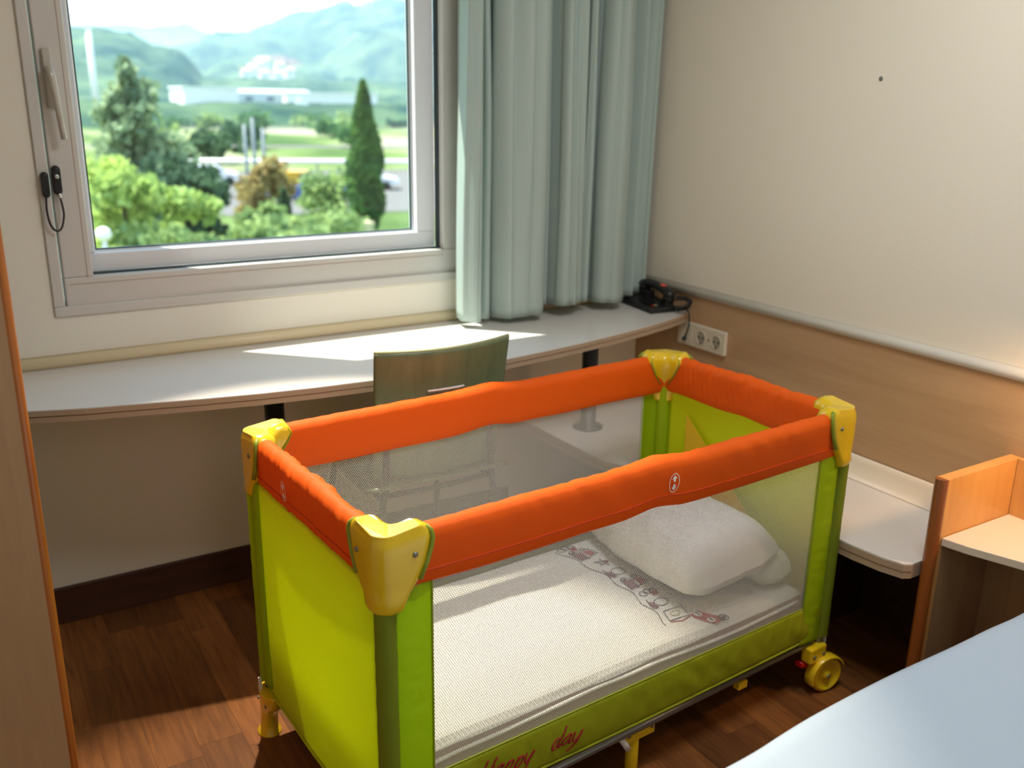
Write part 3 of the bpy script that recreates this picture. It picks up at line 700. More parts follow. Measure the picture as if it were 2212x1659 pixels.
# number car near the front edge (around u .85-.95, v .49-.53)
cu, cv_ = .885, .505; dirx = (.35, .94)
def T(a, b): # a runs along the row towards the near side, b to the right
    return (cu + a * .35 + b * .94 * 1.0, cv_ + a * .94 * 1.0 - b * .35)
blob([T(a, b) for a, b in ((-.030, -.012), (-.024, .016), (.006, .020), (.030, .024), (.040, .012), (.038, -.010), (.020, -.020), (-.018, -.020))], M['p_red'], 1)
for (a, b, dg) in ((-.017, -.002, '3'), (.020, -.006, '4')):
    blob([T(a + .0105 * math.cos(t), b + .0105 * math.sin(t)) for t in np.linspace(0, 2 * PI, 18, endpoint=False)], M['p_wht'], 3.0)
    dd = {'3': [[(-.5, .8), (.2, 1), (.5, .6), (0, .1), (.5, -.4), (.2, -1), (-.5, -.8)]], '4': [[(.3, 1), (-.6, -.2), (.6, -.2)], [(.3, 1), (.2, -1)]]}[dg]
    # digits upright as seen from the near long side
    for st in dd:
        cc = T(a, b); MB().tube([D(cc[0] + p * .0055, cc[1] - q * .0072, 3.6) for p, q in st], .0010, 5).obj('print', M['p_ink'], mt)
for k in range(4):
    line([T(.030 + .002 * k, .016 + .005 * k), T(.046 - .001 * k, .012 + .005 * k)], M['p_ink'], .0012)
outline([T(.038 + .012 * math.cos(t), .022 + .013 * math.sin(t)) for t in np.linspace(0, 2 * PI, 16)], M['p_ink'])
# row of unclear nursery doodles running back from the car: kites, trucks, balloons in ink, red and mauve
def T2(a, b): return (.835 + .03 * math.sin(a * 8) + b, .455 - a)
spec = [(0.00, 0, 'flag'), (.06, .0, 'balloon'), (.115, .0, 'cloud'), (.17, .0, 'truck'), (.235, .0, 'balloon'), (.29, .0, 'star'), (.35, .0, 'truck'), (.40, -.01, 'cloud')]
for a, b, kd in spec:
    P = lambda x, y: T2(a + y, b + x)
    if kd == 'flag':
        outline([P(-.03, -.02), P(.03, -.025), P(.036, .018), P(-.022, .02)], M['p_ink']); outline([P(.002 + .014 * math.cos(t), .0 + .010 * math.sin(t)) for t in np.linspace(0, 2 * PI, 14)], M['p_yel']); line([P(-.03, -.024), P(.0, -.036), P(.034, -.028)], M['p_red'], .0016)
    elif kd == 'balloon':
        outline([P(.020 * math.cos(t), .017 * math.sin(t)) for t in np.linspace(0, 2 * PI, 16)], M['p_ink']); blob([P(-.028 + .010 * math.cos(t), -.004 + .018 * math.sin(t)) for t in np.linspace(0, 2 * PI, 12, endpoint=False)], M['p_mau']); line([P(-.02, -.02), P(-.035, 0), P(-.03, .026)], M['p_ink'])
    elif kd == 'cloud':
        for q in range(3): outline([P(-.018 + .016 * q + .011 * math.cos(t), .004 * (q % 2) + .011 * math.sin(t)) for t in np.linspace(0, 2 * PI, 12)], M['p_ink'])
        blob([P(.0, -.022), P(.02, -.02), P(.024, .0), P(.004, .0)], M['p_red'])
    elif kd == 'truck':
        blob([P(-.03, -.02), P(-.005, -.026), P(.004, .016), P(-.028, .02)], M['p_mau']); blob([P(.006, -.014), P(.03, -.008), P(.028, .014), P(.006, .016)], M['p_red']); outline([P(-.032, -.024), P(.034, -.012), P(.032, .02), P(-.03, .024)], M['p_ink'])
        for q in (-.018, .018): outline([P(q + .007 * math.cos(t), .026 + .007 * math.sin(t)) for t in np.linspace(0, 2 * PI, 10)], M['p_ink'])
    else:
        line([P(.02 * math.cos(t * 2.5), .02 * math.sin(t * 2.5)) for t in range(6)], M['p_ink']); blob([P(.010 + .008 * math.cos(t), .008 * math.sin(t)) for t in np.linspace(0, 2 * PI, 8, endpoint=False)], M['p_red'])
line([T2(a, -.045 + .006 * math.sin(a * 60)) for a in np.linspace(-.03, .40, 60)], M['p_ink'], .0009)

def cushion(name, c, su, sv, h, rot, tilt, mat_, seed, label, cat, pinch=.16):
    root_loc = Vector((FLx, FLy, 0)) + Matrix.Rotation(AN, 3, 'Z') @ Vector(C(*c))
    mb = MB(); n = 44
    def surf(sg):
        def f(a, b):
            x = 2 * a - 1; y = 2 * b - 1
            e = (max(0, 1 - abs(x) ** 2.4) * max(0, 1 - abs(y) ** 2.8)) ** .46
            q = 1 - .13 * (x * x * y * y)
            px = x * q * (1 - .05 * (1 - y * y)); py = y * q * (1 - .04 * (1 - x * x))
            wv = .10 * N3(x * 1.6, y * 1.6, seed) + .09 * N3(x * 4, y * 2.4, seed + 2) + .03 * N3(x * 9, y * 6, seed + 4)
            z = sg * (h / 2) * (e * (1 + 1.4 * wv))
            if sg < 0: z *= .55
            return (px * su / 2 + .008 * N3(x * 3, y * 3, seed + 5), py * sv / 2 + .008 * N3(x * 3, y * 3, seed + 8), z)
        return f
    mb.grid(surf(1), n, n); mb.grid(surf(-1), n, n)
    o = mb.obj(name, mat_, None); o.location = root_loc
    o.rotation_euler = (Matrix.Rotation(AN + rot, 4, 'Z') @ Matrix.Rotation(tilt[0], 4, 'X') @ Matrix.Rotation(tilt[1], 4, 'Y')).to_euler()
    tag(o, label, cat); return o
cushion('pillow', (1.018, .285, .338), .33, .50, .215, math.radians(-7), (math.radians(-4), math.radians(-9)), M['pillow'], 3.3, 'plump white pillow lying across the head of the cot mattress', 'pillow')
cushion('folded_blanket', (1.128, .385, .305), .105, .30, .15, math.radians(3), (0, 0), M['blanket'], 9.1, 'rolled pale green blanket between the white pillow and the cot end', 'blanket')

# ---------------------------------------------------------------- chair behind the cot
ch = thing('chair', 'green stained plywood chair with curved back standing at the desk', 'chair', (1.045, -.42, 0)); cl = (1.045, -.42, 0)
cxm = 1.052
def backp(a, b):
    x = -.19 + .38 * a; z = .49 + .345 * b
    y = -.605 - .034 * (1 - (x / .19) ** 2) - .055 * (b - .5) + .02
    x2 = x * (1 - .05 * (1 - b))
    return Vector((cxm + x2, y, z + .004 * (x / .19) ** 2 * b))
mb = MB(); na, nb = 40, 36; idx = {}
for i in range(na + 1):
    for j in range(nb + 1): idx[i, j] = len(mb.v); mb.v.append(tuple(backp(i / na, j / nb)))
for i in range(na):
    for j in range(nb):
        if 14 <= i < 25 and 21 <= j < 25: continue
        mb.f.append((idx[i, j], idx[i + 1, j], idx[i + 1, j + 1], idx[i, j + 1])); mb.sm.append(True)
bk = rel(mb.obj('backrest', M['chairwood'], ch, solid=.010), cl)
rim = [backp(i / na, 25 / nb) + Vector((0, -.006, -.001)) for i in range(14, 26)]
MB().tube([p for p in rim], .0028, 8).obj('slot_rim', M['whiteprint'], bk)
MB().tube([backp(i / na, 1.0) + Vector((0, 0, .001)) for i in range(0, na + 1)], .0045, 8).obj('top_edge', M['chairedge'], bk)
def seat(a, b):
    x = -.20 + .40 * a; y = -.60 + .40 * b
    return Vector((cxm + x * (1 - .06 * b), y, .455 - .012 * math.sin(PI * a) * math.sin(PI * b) - .02 * max(0, b - .85) / .15 + .02 * max(0, .12 - b) / .12))
rel(MB().grid(seat, 20, 20).obj('seat', M['chairwood'], ch, solid=.011), cl)
for s in (-1, 1):
    rel(MB().tube([(cxm + s * .20, -.66, .0), (cxm + s * .165, -.58, .42), (cxm + s * .155, -.588, .47), (cxm + s * .150, -.583, .60)], .0095, 10).obj('leg', M['blackm'], ch), cl)
    rel(MB().tube([(cxm + s * .20, -.16, .0), (cxm + s * .165, -.24, .41), (cxm + s * .160, -.27, .438)], .0095, 10).obj('leg', M['blackm'], ch), cl)
    rel(MB().tube([(cxm + s * .160, -.27, .436), (cxm + s * .163, -.58, .436)], .0085, 8).obj('seat_rail', M['blackm'], ch), cl)
rel(MB().tube([(cxm - .16, -.30, .435), (cxm, -.30, .430), (cxm + .16, -.30, .435)], .008, 8).obj('seat_rail', M['blackm'], ch), cl)
rel(MB().tube([(cxm - .16, -.56, .435), (cxm, -.56, .430), (cxm + .16, -.56, .435)], .008, 8).obj('seat_rail', M['blackm'], ch), cl)

# ---------------------------------------------------------------- telephone
tp = thing('telephone', 'black desk telephone with a red label at the right end of the desk', 'telephone', (2.085, -.16, .741), math.radians(-8))
pb = MB().loft([[(-.045, -.10, 0), (.055, -.10, 0), (.055, .10, 0), (-.045, .10, 0)], [(-.045, -.10, .012), (.055, -.10, .020), (.055, .10, .030), (-.045, .10, .018)], [(-.035, -.092, .017), (.050, -.092, .026), (.050, .092, .036), (-.035, .092, .024)]], smooth=False).obj('base', M['black'], tp, bevel=.004)
for i in range(4):
    for j in range(3): MB().box((-.026 + .013 * j, -.045 + .018 * i, .026 + .0012 * i + .001 * j), (.008, .011, .004)).obj('key', M['blackm'], pb)
MB().box((-.022, -.072, .022), (.008, .012, .001)).obj('key_label', M['red'], pb)
MB().box((-.010, -.072, .0232), (.006, .016, .001)).obj('key_label', M['p_yel'], pb)
MB().b2((.018, .03, .02), (.052, .092, .052)).b2((.018, -.092, .02), (.052, -.05, .038)).obj('cradle', M['black'], tp, bevel=.005, kind='stuff')
hs = MB().tube([(.036, -.100, .052), (.036, -.092, .060), (.036, -.05, .070), (.036, 0, .078), (.036, .05, .078), (.036, .088, .070), (.036, .10, .060)], [.012, .020, .018, .017, .018, .021, .012], 14, flat=.75)
ho_ = hs.obj('handset', M['black'], tp)
MB().tube([(.036, -.080, .038), (.036, -.080, .060)], [.022, .019], 14).obj('earpiece', M['black'], ho_)
MB().tube([(.036, .078, .050), (.036, .078, .070)], [.022, .019], 14).obj('earpiece', M['black'], ho_)
MB().loft([[(.036 + .010 * a, -.058 + .026 * b, .0835 + .004 * b - .0012 * a * a) for a in (-1, 0, 1)] for b in (0, 1)], closed=False, caps=False).obj('red_label', mat('red_sticker', (.75, .09, .07), .5), ho_)
pc = [(.045, -.112, .050), (.062, -.135, .045), (.072, -.15, .035), (.058, -.165, .030), (.070, -.168, .012)]
coil = []
base_p = [Vector(p) for p in [(.045, -.105, .050), (.072, -.125, .052), (.078, -.150, .044), (.062, -.160, .030), (.050, -.140, .020), (.052, -.112, .012)]]
for k in range(220):
    t = k / 219 * (len(base_p) - 1); i = min(int(t), len(base_p) - 2); p = base_p[i].lerp(base_p[i + 1], t - i); a = k * .95
    coil.append(p + Vector((.0065 * math.cos(a), .004 * math.sin(a * .5), .0065 * math.sin(a))))
MB().tube(coil, .0020, 5).obj('coiled_cord', M['black'], tp)
# socket plate and telephone cable
sk = thing('wall_socket', 'cream triple socket plate on the maple panel below the desk end', 'socket', (XR - .010, -.36, .667))
sl = (XR - .010, -.36, .667)
rel(MB().b2((XR - .024, -.476, .626), (XR - .010, -.243, .708)).obj('plate', M['cream'], sk, bevel=.005), sl)
for y in (-.362, -.436):
    s_ = rel(MB().lathe((XR - .024, y, .667), [(.024, 0), (.024, .002), (.0225, .003), (.020, .0), (.020, -.004)], 26, 'x', Matrix.Scale(-1, 3, Vector((1, 0, 0)))).obj('outlet', M['cream'], sk), sl)
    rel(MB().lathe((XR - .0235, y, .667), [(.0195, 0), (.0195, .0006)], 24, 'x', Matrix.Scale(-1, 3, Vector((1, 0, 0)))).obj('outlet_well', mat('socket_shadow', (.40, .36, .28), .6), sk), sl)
    rel(MB().lathe((XR - .0245, y - .009, .667), [(.0032, 0), (.0032, .001)], 10, 'x', Matrix.Scale(-1, 3, Vector((1, 0, 0)))).lathe((XR - .0245, y + .009, .667), [(.0032, 0), (.0032, .001)], 10, 'x', Matrix.Scale(-1, 3, Vector((1, 0, 0)))).b2((XR - .0262, y - .003, .646), (XR - .024, y + .003, .651)).obj('pin_hole', M['hole'], sk), sl)
rel(MB().b2((XR - .0252, -.403, .664), (XR - .024, -.395, .668)).obj('indicator', M['steel'], sk), sl)
rel(MB().b2((XR - .0255, -.318, .640), (XR - .024, -.257, .694)).obj('jack_cover', M['cream'], sk, bevel=.001), sl)
cb = MB().tube(smooth([(2.120, -.268, .760), (2.135, -.29, .762), (2.142, -.312, .748), (2.142, -.318, .725), (2.146, -.315, .70), (2.150, -.302, .675), (2.154, -.292, .655)]), .0026, 8).obj('telephone_cable', M['black'])
tag(cb, 'thin black cable hanging from the telephone to the wall socket', 'cable')
MB().lathe((2.156, -.290, .650), [(.007, 0), (.0075, .006), (.004, .012)], 12, 'x', Matrix.Scale(-1, 3, Vector((1, 0, 0)))).obj('plug', M['black'], cb)
MB().tube([(2.156, -.290, .650), (2.150, -.292, .656)], .005, 8).obj('plug_collar', M['black'], cb)

# ================================================================ outdoors
GZ = -5.0
def ground_mat():
    m = mat('field_ground', (.42, .46, .26), .95, 0); nt = m.node_tree; N = nt.nodes; L = nt.links; b = N['Principled BSDF']
    tc = N.new('ShaderNodeTexCoord'); n1 = N.new('ShaderNodeTexNoise'); n1.inputs['Scale'].default_value = .055; n1.inputs['Detail'].default_value = 8
    mp = N.new('ShaderNodeMapping'); mp.inputs['Scale'].default_value = (1, .45, 1); L.new(tc.outputs['Object'], mp.inputs[0]); L.new(mp.outputs[0], n1.inputs[0])
    r = N.new('ShaderNodeValToRGB'); cr = r.color_ramp
    cr.elements[0].position = .36; cr.elements[0].color = (.07, .12, .045, 1); cr.elements[1].position = .64; cr.elements[1].color = (.32, .29, .23, 1)
    e = cr.elements.new(.46); e.color = (.14, .20, .07, 1); e = cr.elements.new(.55); e.color = (.23, .26, .13, 1)
    L.new(n1.outputs[0], r.inputs[0]); L.new(r.outputs[0], b.inputs['Base Color']); return m
M['ground'] = ground_mat()
M['forest'] = mat('forest_canopy', (.11, .17, .085), .95, 0, var=1, vscale=.035, col2=(.018, .052, .040))
M['rock'] = mat('red_earth', (.17, .095, .08), .95, 0)
M['bwhite'] = mat('white_render', (.90, .89, .87), .8); M['broof'] = mat('pale_metal_roof', (.55, .60, .66), .5); M['btile'] = mat('tile_roof', (.50, .28, .18), .8)
M['bwin'] = mat('building_window', (.08, .10, .13), .3)
M['road'] = mat('asphalt', (.17, .165, .16), .9, 0)
M['pole'] = mat('galvanised_pole', (.24, .27, .30), .5)
def heightfield(fn, x0, x1, y0, y1, nx, ny, name, m, label=None):
    xs = np.linspace(x0, x1, nx + 1); ys = np.linspace(y0, y1, ny + 1)
    mb = MB(); mb.v = [(x, y, fn(x, y)) for x in xs for y in ys]
    mb.f = [(i * (ny + 1) + j, (i + 1) * (ny + 1) + j, (i + 1) * (ny + 1) + j + 1, i * (ny + 1) + j + 1) for i in range(nx) for j in range(ny)]; mb.sm = [True] * len(mb.f)
    o = mb.obj(name, m); o['kind'] = 'structure'
    if label: o['label'] = label
    return o
MB().add([(-900, 3, GZ), (2600, 3, GZ), (2600, 4500, GZ), (-900, 4500, GZ)], [(0, 1, 2, 3)]).obj('ground', M['ground'], None, kind='structure', label='pale green and sandy fields outside the window')
def sst(a, b, x): t = min(1, max(0, (x - a) / (b - a))); return t * t * (3 - 2 * t)
ms = ([-200, 150, 245, 283, 305, 350, 372, 396, 421, 439, 457, 466, 485, 501, 540, 580, 640, 900, 1500], [10, 20, 40, 54, 62, 67, 71, 83, 94, 102, 103, 100, 103, 112, 118, 120, 124, 110, 60])
def main_h(x, y):
    zs = float(np.interp(x, *ms)); k = sst(520, 1200, y) * (1 - .5 * sst(1250, 1900, y))
    return GZ - 2 + (zs + 7) * k + (22 * N3(x / 70, y / 110, 1) + 10 * N3(x / 28, y / 45, 3) + 4 * abs(N3(x / 9, y / 16, 5))) * sst(520, 700, y) * (1 - sst(1050, 1200, y) * .75) + 2.0 * N3(x / 5, y / 8) * k
heightfield(main_h, -100, 1000, 500, 1500, 420, 200, 'hill', M['forest'], 'large wooded hill rising on the right behind the fields')
rs_ = ([-600, 200, 340, 400, 519, 619, 672, 712, 743, 803, 845, 930, 1400], [120, 160, 181, 182, 189, 185, 194, 203, 185, 173, 166, 160, 130])
heightfield(lambda x, y: GZ - 4 + (float(np.interp(x, *rs_)) + 9) * sst(2500, 3000, y) * (1 - .6 * sst(3050, 3600, y)) + 4 * N3(x / 60, y / 80, 2) * sst(2500, 2700, y), -600, 1500, 2450, 3600, 160, 40, 'hill', M['forest'], 'distant pale blue ridge on the horizon')
ls = ([-200, 40, 68, 80, 100, 114, 121, 139, 144, 150, 170], [34, 37, 37, 37, 36, 34, 30, 27, 22, 12, 0])
def left_h(x, y):
    zs = float(np.interp(x * 600 / max(y, 380), *ls)); k = sst(330, 600, y)
    tree = 3.2 * abs(N3(x / 5, y / 7, 4)) + 3.0 * N3(x / 13, y / 17, 5)
    return GZ - 2 + (zs + 5) * k + tree * sst(335, 400, y)
heightfield(left_h, -150, 260, 330, 760, 200, 120, 'hill', M['forest'], 'dark wooded hill on the left behind the conifer')
def forest_h(x, y):
    k = sst(285, 330, y); return GZ - 3 + (6 + 12 * sst(330, 620, y)) * k + (2.6 * abs(N3(x / 6, y / 8, 6)) + 2.5 * N3(x / 14, y / 16, 7)) * k
heightfield(forest_h, 40, 520, 280, 660, 230, 110, 'forest', M['forest'], 'band of dark woods beyond the white sheds')
# bare red earth on the hillside
def red_p(a, b):
    x = 290 + 48 * a + 6 * math.sin(b * 5); y = 930 + 45 * b
    return (x, y, main_h(x, y) + 2.0 - 4.5 * (abs(2 * a - 1) ** 4 + abs(2 * b - 1) ** 4))
o = MB().grid(red_p, 20, 12).obj('bare_slope', M['rock']); tag(o, 'bare reddish earth scar halfway up the wooded hill', 'bare slope')

def house(x, y, w_, d_, h_, z0, rz=0, roof='flat', label='', cat='building', group=None, m=None, nwin=3, name='house'):
    t = thing(name, label, cat, (x, y, z0), rz, group)
    MB().b2((-w_ / 2, -d_ / 2, -1), (w_ / 2, d_ / 2, h_)).obj('wall', m or M['bwhite'], t)
    if roof == 'flat': MB().b2((-w_ / 2 - .3, -d_ / 2 - .3, h_), (w_ / 2 + .3, d_ / 2 + .3, h_ + .5)).obj('roof', M['bwhite'] if m is None else M['broof'], t)
    elif roof == 'shed': MB().add([(-w_ / 2, -d_ / 2, h_ * .7), (w_ / 2, -d_ / 2, h_ * .7), (w_ / 2, d_ / 2, h_ * 1.3), (-w_ / 2, d_ / 2, h_ * 1.3)], [(0, 1, 2, 3)]).obj('roof', M['broof'], t, solid=.2)
    else:
        MB().add([(-w_ / 2 - .4, -d_ / 2 - .4, h_), (w_ / 2 + .4, -d_ / 2 - .4, h_), (w_ / 2 + .4, d_ / 2 + .4, h_), (-w_ / 2 - .4, d_ / 2 + .4, h_), (-w_ / 2 - .4, 0, h_ * 1.35), (w_ / 2 + .4, 0, h_ * 1.35)], [(0, 1, 5, 4), (2, 3, 4, 5), (0, 4, 3), (1, 2, 5)]).obj('roof', M['btile'], t)
    for k in range(nwin): MB().box((-w_ / 2 + w_ * (k + .5) / nwin, -d_ / 2 - .02, h_ * .5), (w_ / nwin * .35, .1, h_ * .35)).obj('window', M['bwin'], t)
    return t
house(66, 262, 14, 16, 4.0, -1.0, 0, 'flat', 'white flat roofed industrial hall nearest the conifer', nwin=0, name='industrial_hall')
house(88, 272, 24, 14, 3.2, -1.0, 0, 'shed', 'pale blue roofed long shed right of the white hall', m=M['broof'], nwin=4, name='long_shed')
house(101, 262, 26, 8, 1.4, GZ + 5.6, math.radians(-6), 'flat', 'thin white terrace roof stretching towards the cypress', nwin=0, name='terrace_roof')
o = MB().add([(86.5, 250, GZ + 3), (92, 250, GZ + 3), (91, 252, GZ + 3), (87.4, 250.5, GZ + 6.4), (89, 251, GZ + 6.2)], [(0, 1, 4, 3), (1, 2, 4), (0, 3, 4, 2)]).obj('gable_end', M['bwhite']); tag(o, 'small bright white gable below the terrace roof', 'building')
hm_ = [(203, 690, 6), (211, 700, 7), (219, 712, 8), (226, 722, 8), (231, 700, 6), (240, 706, 7), (223, 684, 7), (213, 680, 6)]
hl = ['leftmost house of the hillside village', 'second house from the left in the hillside village', 'taller house in the middle of the hillside village', 'highest house of the hillside village', 'house right of the highest one in the hillside village', 'rightmost house of the hillside village', 'lower middle house of the hillside village', 'lower left house of the hillside village']
for (x, y, s_), lb in zip(hm_, hl):
    z = forest_h(x, min(y, 655)) + {203: 2, 211: 5, 219: 8, 226: 10, 231: 7, 240: 4, 223: 1, 213: 1}[x]
    house(x, y, s_, 8, s_ * .75, z + 1, random.uniform(-.4, .4), 'gable', 'small white ' + lb, 'house', 'white houses of the hillside village', nwin=2)
def bank_h(x, y): return GZ + .1 + (4.1 + .9 * N3(x / 9, y / 6, 2)) * sst(212, 248, y)
heightfield(bank_h, 20, 240, 205, 300, 110, 50, 'bank', M['forest'], 'low green bank in front of the white sheds')
# roads and strips
for nm, pts, lb in (('car_park', [(6, 52), (34, 46), (42, 78), (10, 84)], 'grey car park below the window'), ('road', [(18, 128), (120, 88), (122, 94), (18, 134)], 'pale road crossing the fields'), ('road', [(40, 198), (150, 176), (150, 183), (40, 205)], 'far pale road in front of the white sheds')):
    MB().add([(x, y, GZ + .03) for x, y in pts], [(0, 1, 2, 3)]).obj(nm, M['road'], None, kind='structure', label=lb)

def leaves(n, fn, size, mb=None, up=.3):
    """n little leaf-cluster quads placed by fn(rng) -> centre"""
    mb = mb or MB(); base = len(mb.v)
    P = np.array([fn() for _ in range(n)])
    A = rng.normal(size=(n, 3)); A /= np.linalg.norm(A, axis=1)[:, None]; B = rng.normal(size=(n, 3)); B[:, 2] += up; B -= (A * B).sum(1)[:, None] * A; B /= np.linalg.norm(B, axis=1)[:, None]
    S = size * rng.uniform(.6, 1.4, size=(n, 1))
    V = np.stack([P - A * S - B * S * .7, P + A * S - B * S * .7, P + A * S * .6 + B * S, P - A * S * .6 + B * S * .9], 1).reshape(-1, 3)
    mb.v += [tuple(v) for v in V.tolist()]; mb.f += [(base + 4 * i, base + 4 * i + 1, base + 4 * i + 2, base + 4 * i + 3) for i in range(n)]; mb.sm += [False] * n
    return mb
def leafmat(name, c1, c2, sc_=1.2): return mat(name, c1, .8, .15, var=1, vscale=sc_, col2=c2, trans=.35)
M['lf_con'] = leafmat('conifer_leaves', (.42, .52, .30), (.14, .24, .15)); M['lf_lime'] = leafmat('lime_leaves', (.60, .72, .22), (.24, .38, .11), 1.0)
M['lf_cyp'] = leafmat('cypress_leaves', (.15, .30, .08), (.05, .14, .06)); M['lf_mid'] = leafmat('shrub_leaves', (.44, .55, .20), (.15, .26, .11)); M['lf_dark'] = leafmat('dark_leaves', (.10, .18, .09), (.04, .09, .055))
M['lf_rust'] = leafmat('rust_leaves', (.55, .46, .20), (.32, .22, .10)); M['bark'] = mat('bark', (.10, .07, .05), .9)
def plant(name, x, y, h, label, cat, kind, m, n, size, wid, group=None, z0=GZ, trunk=True):
    t = thing(name, label, cat, (x, y, z0), 0, group)
    if trunk: MB().tube([(0, 0, -.1), (.05, 0, h * .4), (0, .05, h * .9)], [.16, .11, .03], 8).obj('trunk', M['bark'], t)
    if kind == 'conifer':
        br = [(rng.uniform(0, 2 * PI), rng.uniform(.05, 1)) for _ in range(90)]
        def fn():
            a, tt = br[rng.integers(len(br))]; z = h * (1 - .93 * tt); r = wid * (tt ** .75) * rng.uniform(.1, 1.0) ** .6 * (.75 + .35 * math.sin(a * 3 + tt * 20))
            return (r * math.cos(a + rng.normal() * .25), r * math.sin(a + rng.normal() * .25), z + .12 * r + rng.normal() * .16)
    elif kind == 'cypress':
        def fn():
            tt = rng.uniform(0, 1); a = rng.uniform(0, 2 * PI); r = wid * (min(1, (1 - tt) * 1.9) ** .75) * min(1, .55 + tt * 3) * (rng.uniform(.3, 1) ** .4) * (1 + .16 * math.sin(a * 3 + tt * 16))
            return (r * math.cos(a), r * math.sin(a), h * (.03 + .97 * tt))
    else:
        cl_ = [(rng.normal() * wid * .45, rng.normal() * wid * .35, h * rng.uniform(.35, .95), wid * rng.uniform(.22, .42)) for _ in range(22)]
        def fn():
            c = cl_[rng.integers(len(cl_))]; d = rng.normal(size=3); d /= np.linalg.norm(d); r = c[3] * rng.uniform(.25, 1.35)
            return (c[0] + d[0] * r, c[1] + d[1] * r, max(.05, c[2] + d[2] * r * .8))
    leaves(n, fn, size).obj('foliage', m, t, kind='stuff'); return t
plant('conifer', 6.3, 32, 7.6, 'tall conifer with a pointed top on the left outside the window', 'tree', 'conifer', M['lf_con'], 12000, .13, 3.0)
plant('tree', 7.3, 30, 4.3, 'dark low tree against the right foot of the conifer', 'tree', 'bush', M['lf_dark'], 3500, .12, 1.3)
plant('cypress', 17.95, 40, 7.15, 'slender dark green cypress on the right outside the window', 'tree', 'cypress', M['lf_cyp'], 9000, .11, .80)
plant('lime_tree', 4.0, 22, 4.9, 'yellow-green leafy tree in front of the conifer at the left window edge', 'tree', 'bush', M['lf_lime'], 3600, .10, 1.0)
plant('lime_tree', 5.5, 22.5, 4.25, 'yellow-green leafy tree right of the other one, in front of the conifer', 'tree', 'bush', M['lf_lime'], 3200, .10, .85)
plant('shrub', 4.7, 20, 3.3, 'dark green shrub below the two yellow-green trees', 'shrub', 'bush', M['lf_mid'], 3600, .09, 1.3)
plant('shrub', 8.2, 25, 2.8, 'fresh green shrub low in the window, left of the rust-tinted shrub', 'shrub', 'bush', M['lf_mid'], 3000, .10, 1.5)
plant('shrub', 10.6, 31, 2.6, 'green shrub low in the window under the yellow van', 'shrub', 'bush', M['lf_mid'], 3000, .11, 1.7)
plant('rusty_shrub', 11.6, 36, 4.1, 'rust-tinted pale shrub in front of the yellow van', 'shrub', 'bush', M['lf_rust'], 2200, .11, 1.1)
plant('small_cypress', 11.6, 33, 3.0, 'small dark pointed cypress below the yellow van', 'shrub', 'cypress', M['lf_dark'], 1500, .09, .42)
plant('shrub', 18.4, 47, 2.3, 'round green shrub beside the blue car, left of the cypress', 'shrub', 'bush', M['lf_mid'], 2200, .12, 1.6)
plant('hedge_shrub', 14.5, 36, 1.6, 'low hedge shrub at the bottom centre right of the window', 'shrub', 'bush', M['lf_mid'], 2200, .10, 1.8)
for k in range(46):
    x = rng.uniform(20, 130); y = rng.uniform(88, 235)
    if not (.20 < x / (y + 2.6) < .52): continue
    plant('field_bush', x, y, rng.uniform(1.2, 3.4), 'scattered green bush in the fields between car park and sheds', 'bush', 'bush', [M['lf_mid'], M['lf_dark'], M['lf_cyp']][k % 3], 160, .40, rng.uniform(1.5, 4), 'bushes scattered over the fields', trunk=False)

# poles and lamps
for x, y, zt, lb in ((16.6, 55, -.2, 'leftmost and nearest of three grey poles in the car park'), (17.4, 56, .15, 'tallest, middle one of three grey poles in the car park'), (18.3, 57, -.5, 'rightmost of three grey poles in the car park')):
    t = thing('lamp_post', lb, 'pole', (x, y, GZ)); MB().tube([(0, 0, 0), (0, 0, zt - GZ)], [.13, .09], 10).obj('pole', M['pole'], t); MB().lathe((0, 0, 0), [(.25, 0), (.25, .1), (.14, .14)], 12).obj('base', M['pole'], t)
t = thing('floodlight_mast', 'tall pale floodlight mast rising in front of the left hill', 'mast', (33, 220, GZ)); MB().tube([(0, 0, 0), (0, 0, 19.6)], [.75, .55], 10).obj('mast', M['bwhite'], t); MB().b2((-1.0, -.5, 19.4), (1.0, .5, 20.2)).obj('lamp_head', M['bwhite'], t)
t = thing('globe_lamp', 'white globe garden lamp on a post at the lower left of the window', 'lamp', (2.92, 18, GZ)); MB().tube([(0, 0, 0), (0, 0, 3.62)], .045, 10).obj('post', M['bwhite'], t); MB().lathe((0, 0, 3.55), [(.04, 0), (.12, .04), (.155, .12), (.14, .21), (.07, .27), (.01, .285)], 18).obj('globe', M['bwhite'], t)
# guard rail behind the cars
t = thing('guard_rail', 'white guard rail running behind the parked cars', 'guard rail', (28, 81, GZ)); MB().tube([(-10, 4.5, .85), (0, 0, .85), (24, -10, .85)], .22, 6).obj('beam', M['bwhite'], t)
for k in range(9): 
    a = -9.5 + k * 3.9; yy = -.45 * a if a < 0 else -.4167 * a
    MB().b2((a - .06, yy - .06, 0), (a + .06, yy + .06, .8)).obj('post', M['pole'], t)
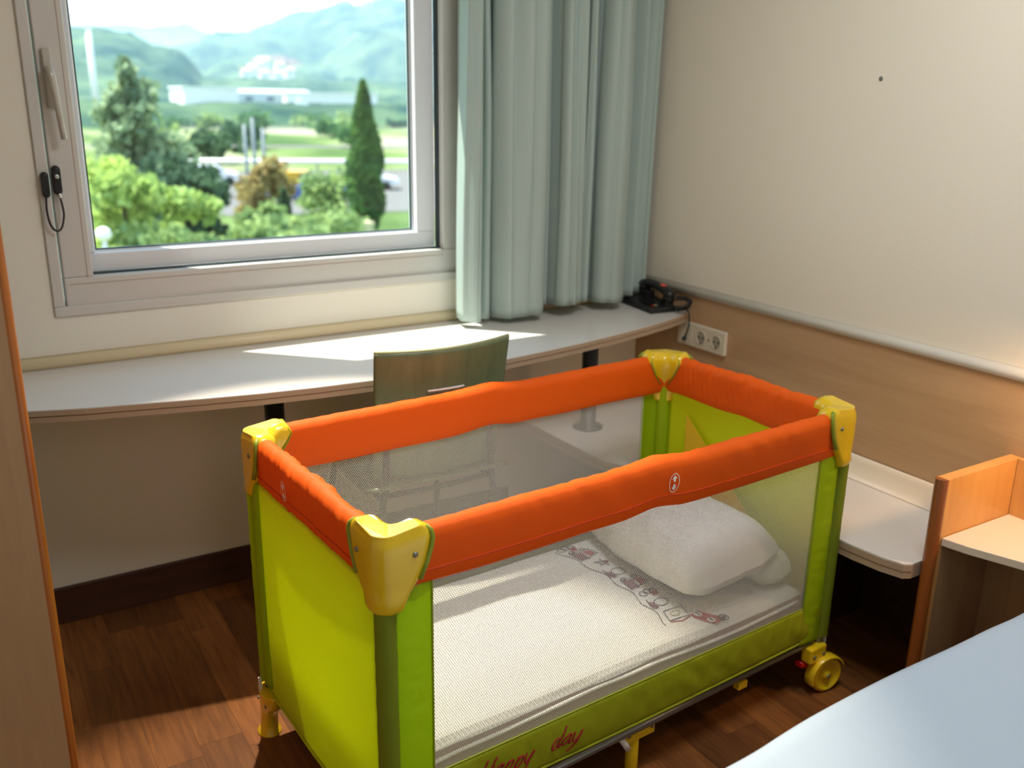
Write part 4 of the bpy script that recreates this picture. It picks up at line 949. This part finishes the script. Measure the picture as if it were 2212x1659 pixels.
# parked vehicles
def car(x, y, rz, col, label, h=1.45, van=False, L_=4.2):
    t = thing('van' if van else 'car', label, 'van' if van else 'car', (x, y, GZ + .03), rz); m = mat('car_paint', col, .3, .5, coat=.5); W_ = .88
    if van: pr = [(-L_/2, .35), (-L_/2, h), (L_/2 - 1.3, h), (L_/2 - .7, 1.15), (L_/2, .95), (L_/2, .35)]; gl = [(L_/2 - 1.25, h - .08), (L_/2 - .68, 1.2), (L_/2 - 1.9, 1.2), (L_/2 - 1.9, h - .1)]
    else: pr = [(-L_/2, .3), (-L_/2, .85), (-L_/2 + .35, .95), (-L_/2 + .8, h - .05), (-L_/2 + 1.4, h), (.35, h), (1.05, .98), (L_/2 - .2, .82), (L_/2, .55), (L_/2, .3)]; gl = [(-L_/2 + .75, .98), (-L_/2 + 1.0, h - .08), (.3, h - .08), (.92, .99)]
    MB().loft([[(a, s_ * W_ * (1 if b < 1 else .9), b) for a, b in pr] for s_ in (-1, 1)], smooth=False).obj('body', m, t, bevel=.06)
    MB().loft([[(a, s_ * .90, b) for a, b in gl] for s_ in (-1, 1)], smooth=False).obj('window', M['bwin'], t)
    MB().loft([[(a - .02, s_ * .72, b) for a, b in ((pr[3][0] + .1 if van else 1.0, 1.2 if van else 1.02), (pr[3][0] + .16 if van else 1.08, 1.2 if van else 1.02), (pr[2][0] + .12 if van else .42, h - .06), (pr[2][0] + .02 if van else .34, h - .06))] for s_ in (-1, 1)], smooth=False).obj('windscreen', M['bwin'], t)
    for a in (-L_ / 2 + .8, L_ / 2 - .8):
        for s_ in (-1, 1): MB().lathe((a, s_ * .80, .32), [(.05, -.11), (.31, -.11), (.32, 0), (.31, .11), (.05, .11)], 16, 'y').obj('wheel', M['black'], t)
    return t
car(20.6, 58.0, math.radians(-20), (.80, .42, .03), 'yellow van parked behind the rust-tinted shrub', 1.75, True, 4.4)
car(21.4, 55.2, math.radians(-25), (.02, .10, .42), 'blue car in front of the yellow van', L_=3.8)
car(18.2, 70, math.radians(-15), (.80, .80, .82), 'white car farthest left in the car park')
car(14.8, 61, math.radians(160), (.75, .77, .80), 'white car behind the fresh green shrub, nearest the conifer')
car(27.5, 62, math.radians(-30), (.72, .72, .74), 'light grey car half hidden behind the cypress')
o = MB().b2((14.2, 37.8, GZ), (17.4, 38.6, GZ + .9)).obj('garden_wall', M['rail']); tag(o, 'low sandy wall at the foot of the window view, left of the cypress', 'wall')
# summer haze lying over the valley
hz = MB().b2((-900, 90, GZ - 1), (2600, 4200, 110)).obj('haze', bpy.data.materials.new('haze')); hm2 = hz.data.materials[0]; hm2.use_nodes = True; nt = hm2.node_tree; nt.nodes.remove(nt.nodes['Principled BSDF'])
vs_ = nt.nodes.new('ShaderNodeVolumeScatter'); vs_.inputs['Color'].default_value = (.48, .72, 1.0, 1); vs_.inputs['Density'].default_value = .00062; vs_.inputs['Anisotropy'].default_value = .35
nt.links.new(vs_.outputs[0], nt.nodes['Material Output'].inputs['Volume']); hz['kind'] = 'stuff'; tag(hz, 'thin blue summer haze over the valley and hills', 'haze')
print('objects', len(bpy.data.objects), 'tris', sum(len(m.polygons) * 2 for m in bpy.data.meshes))
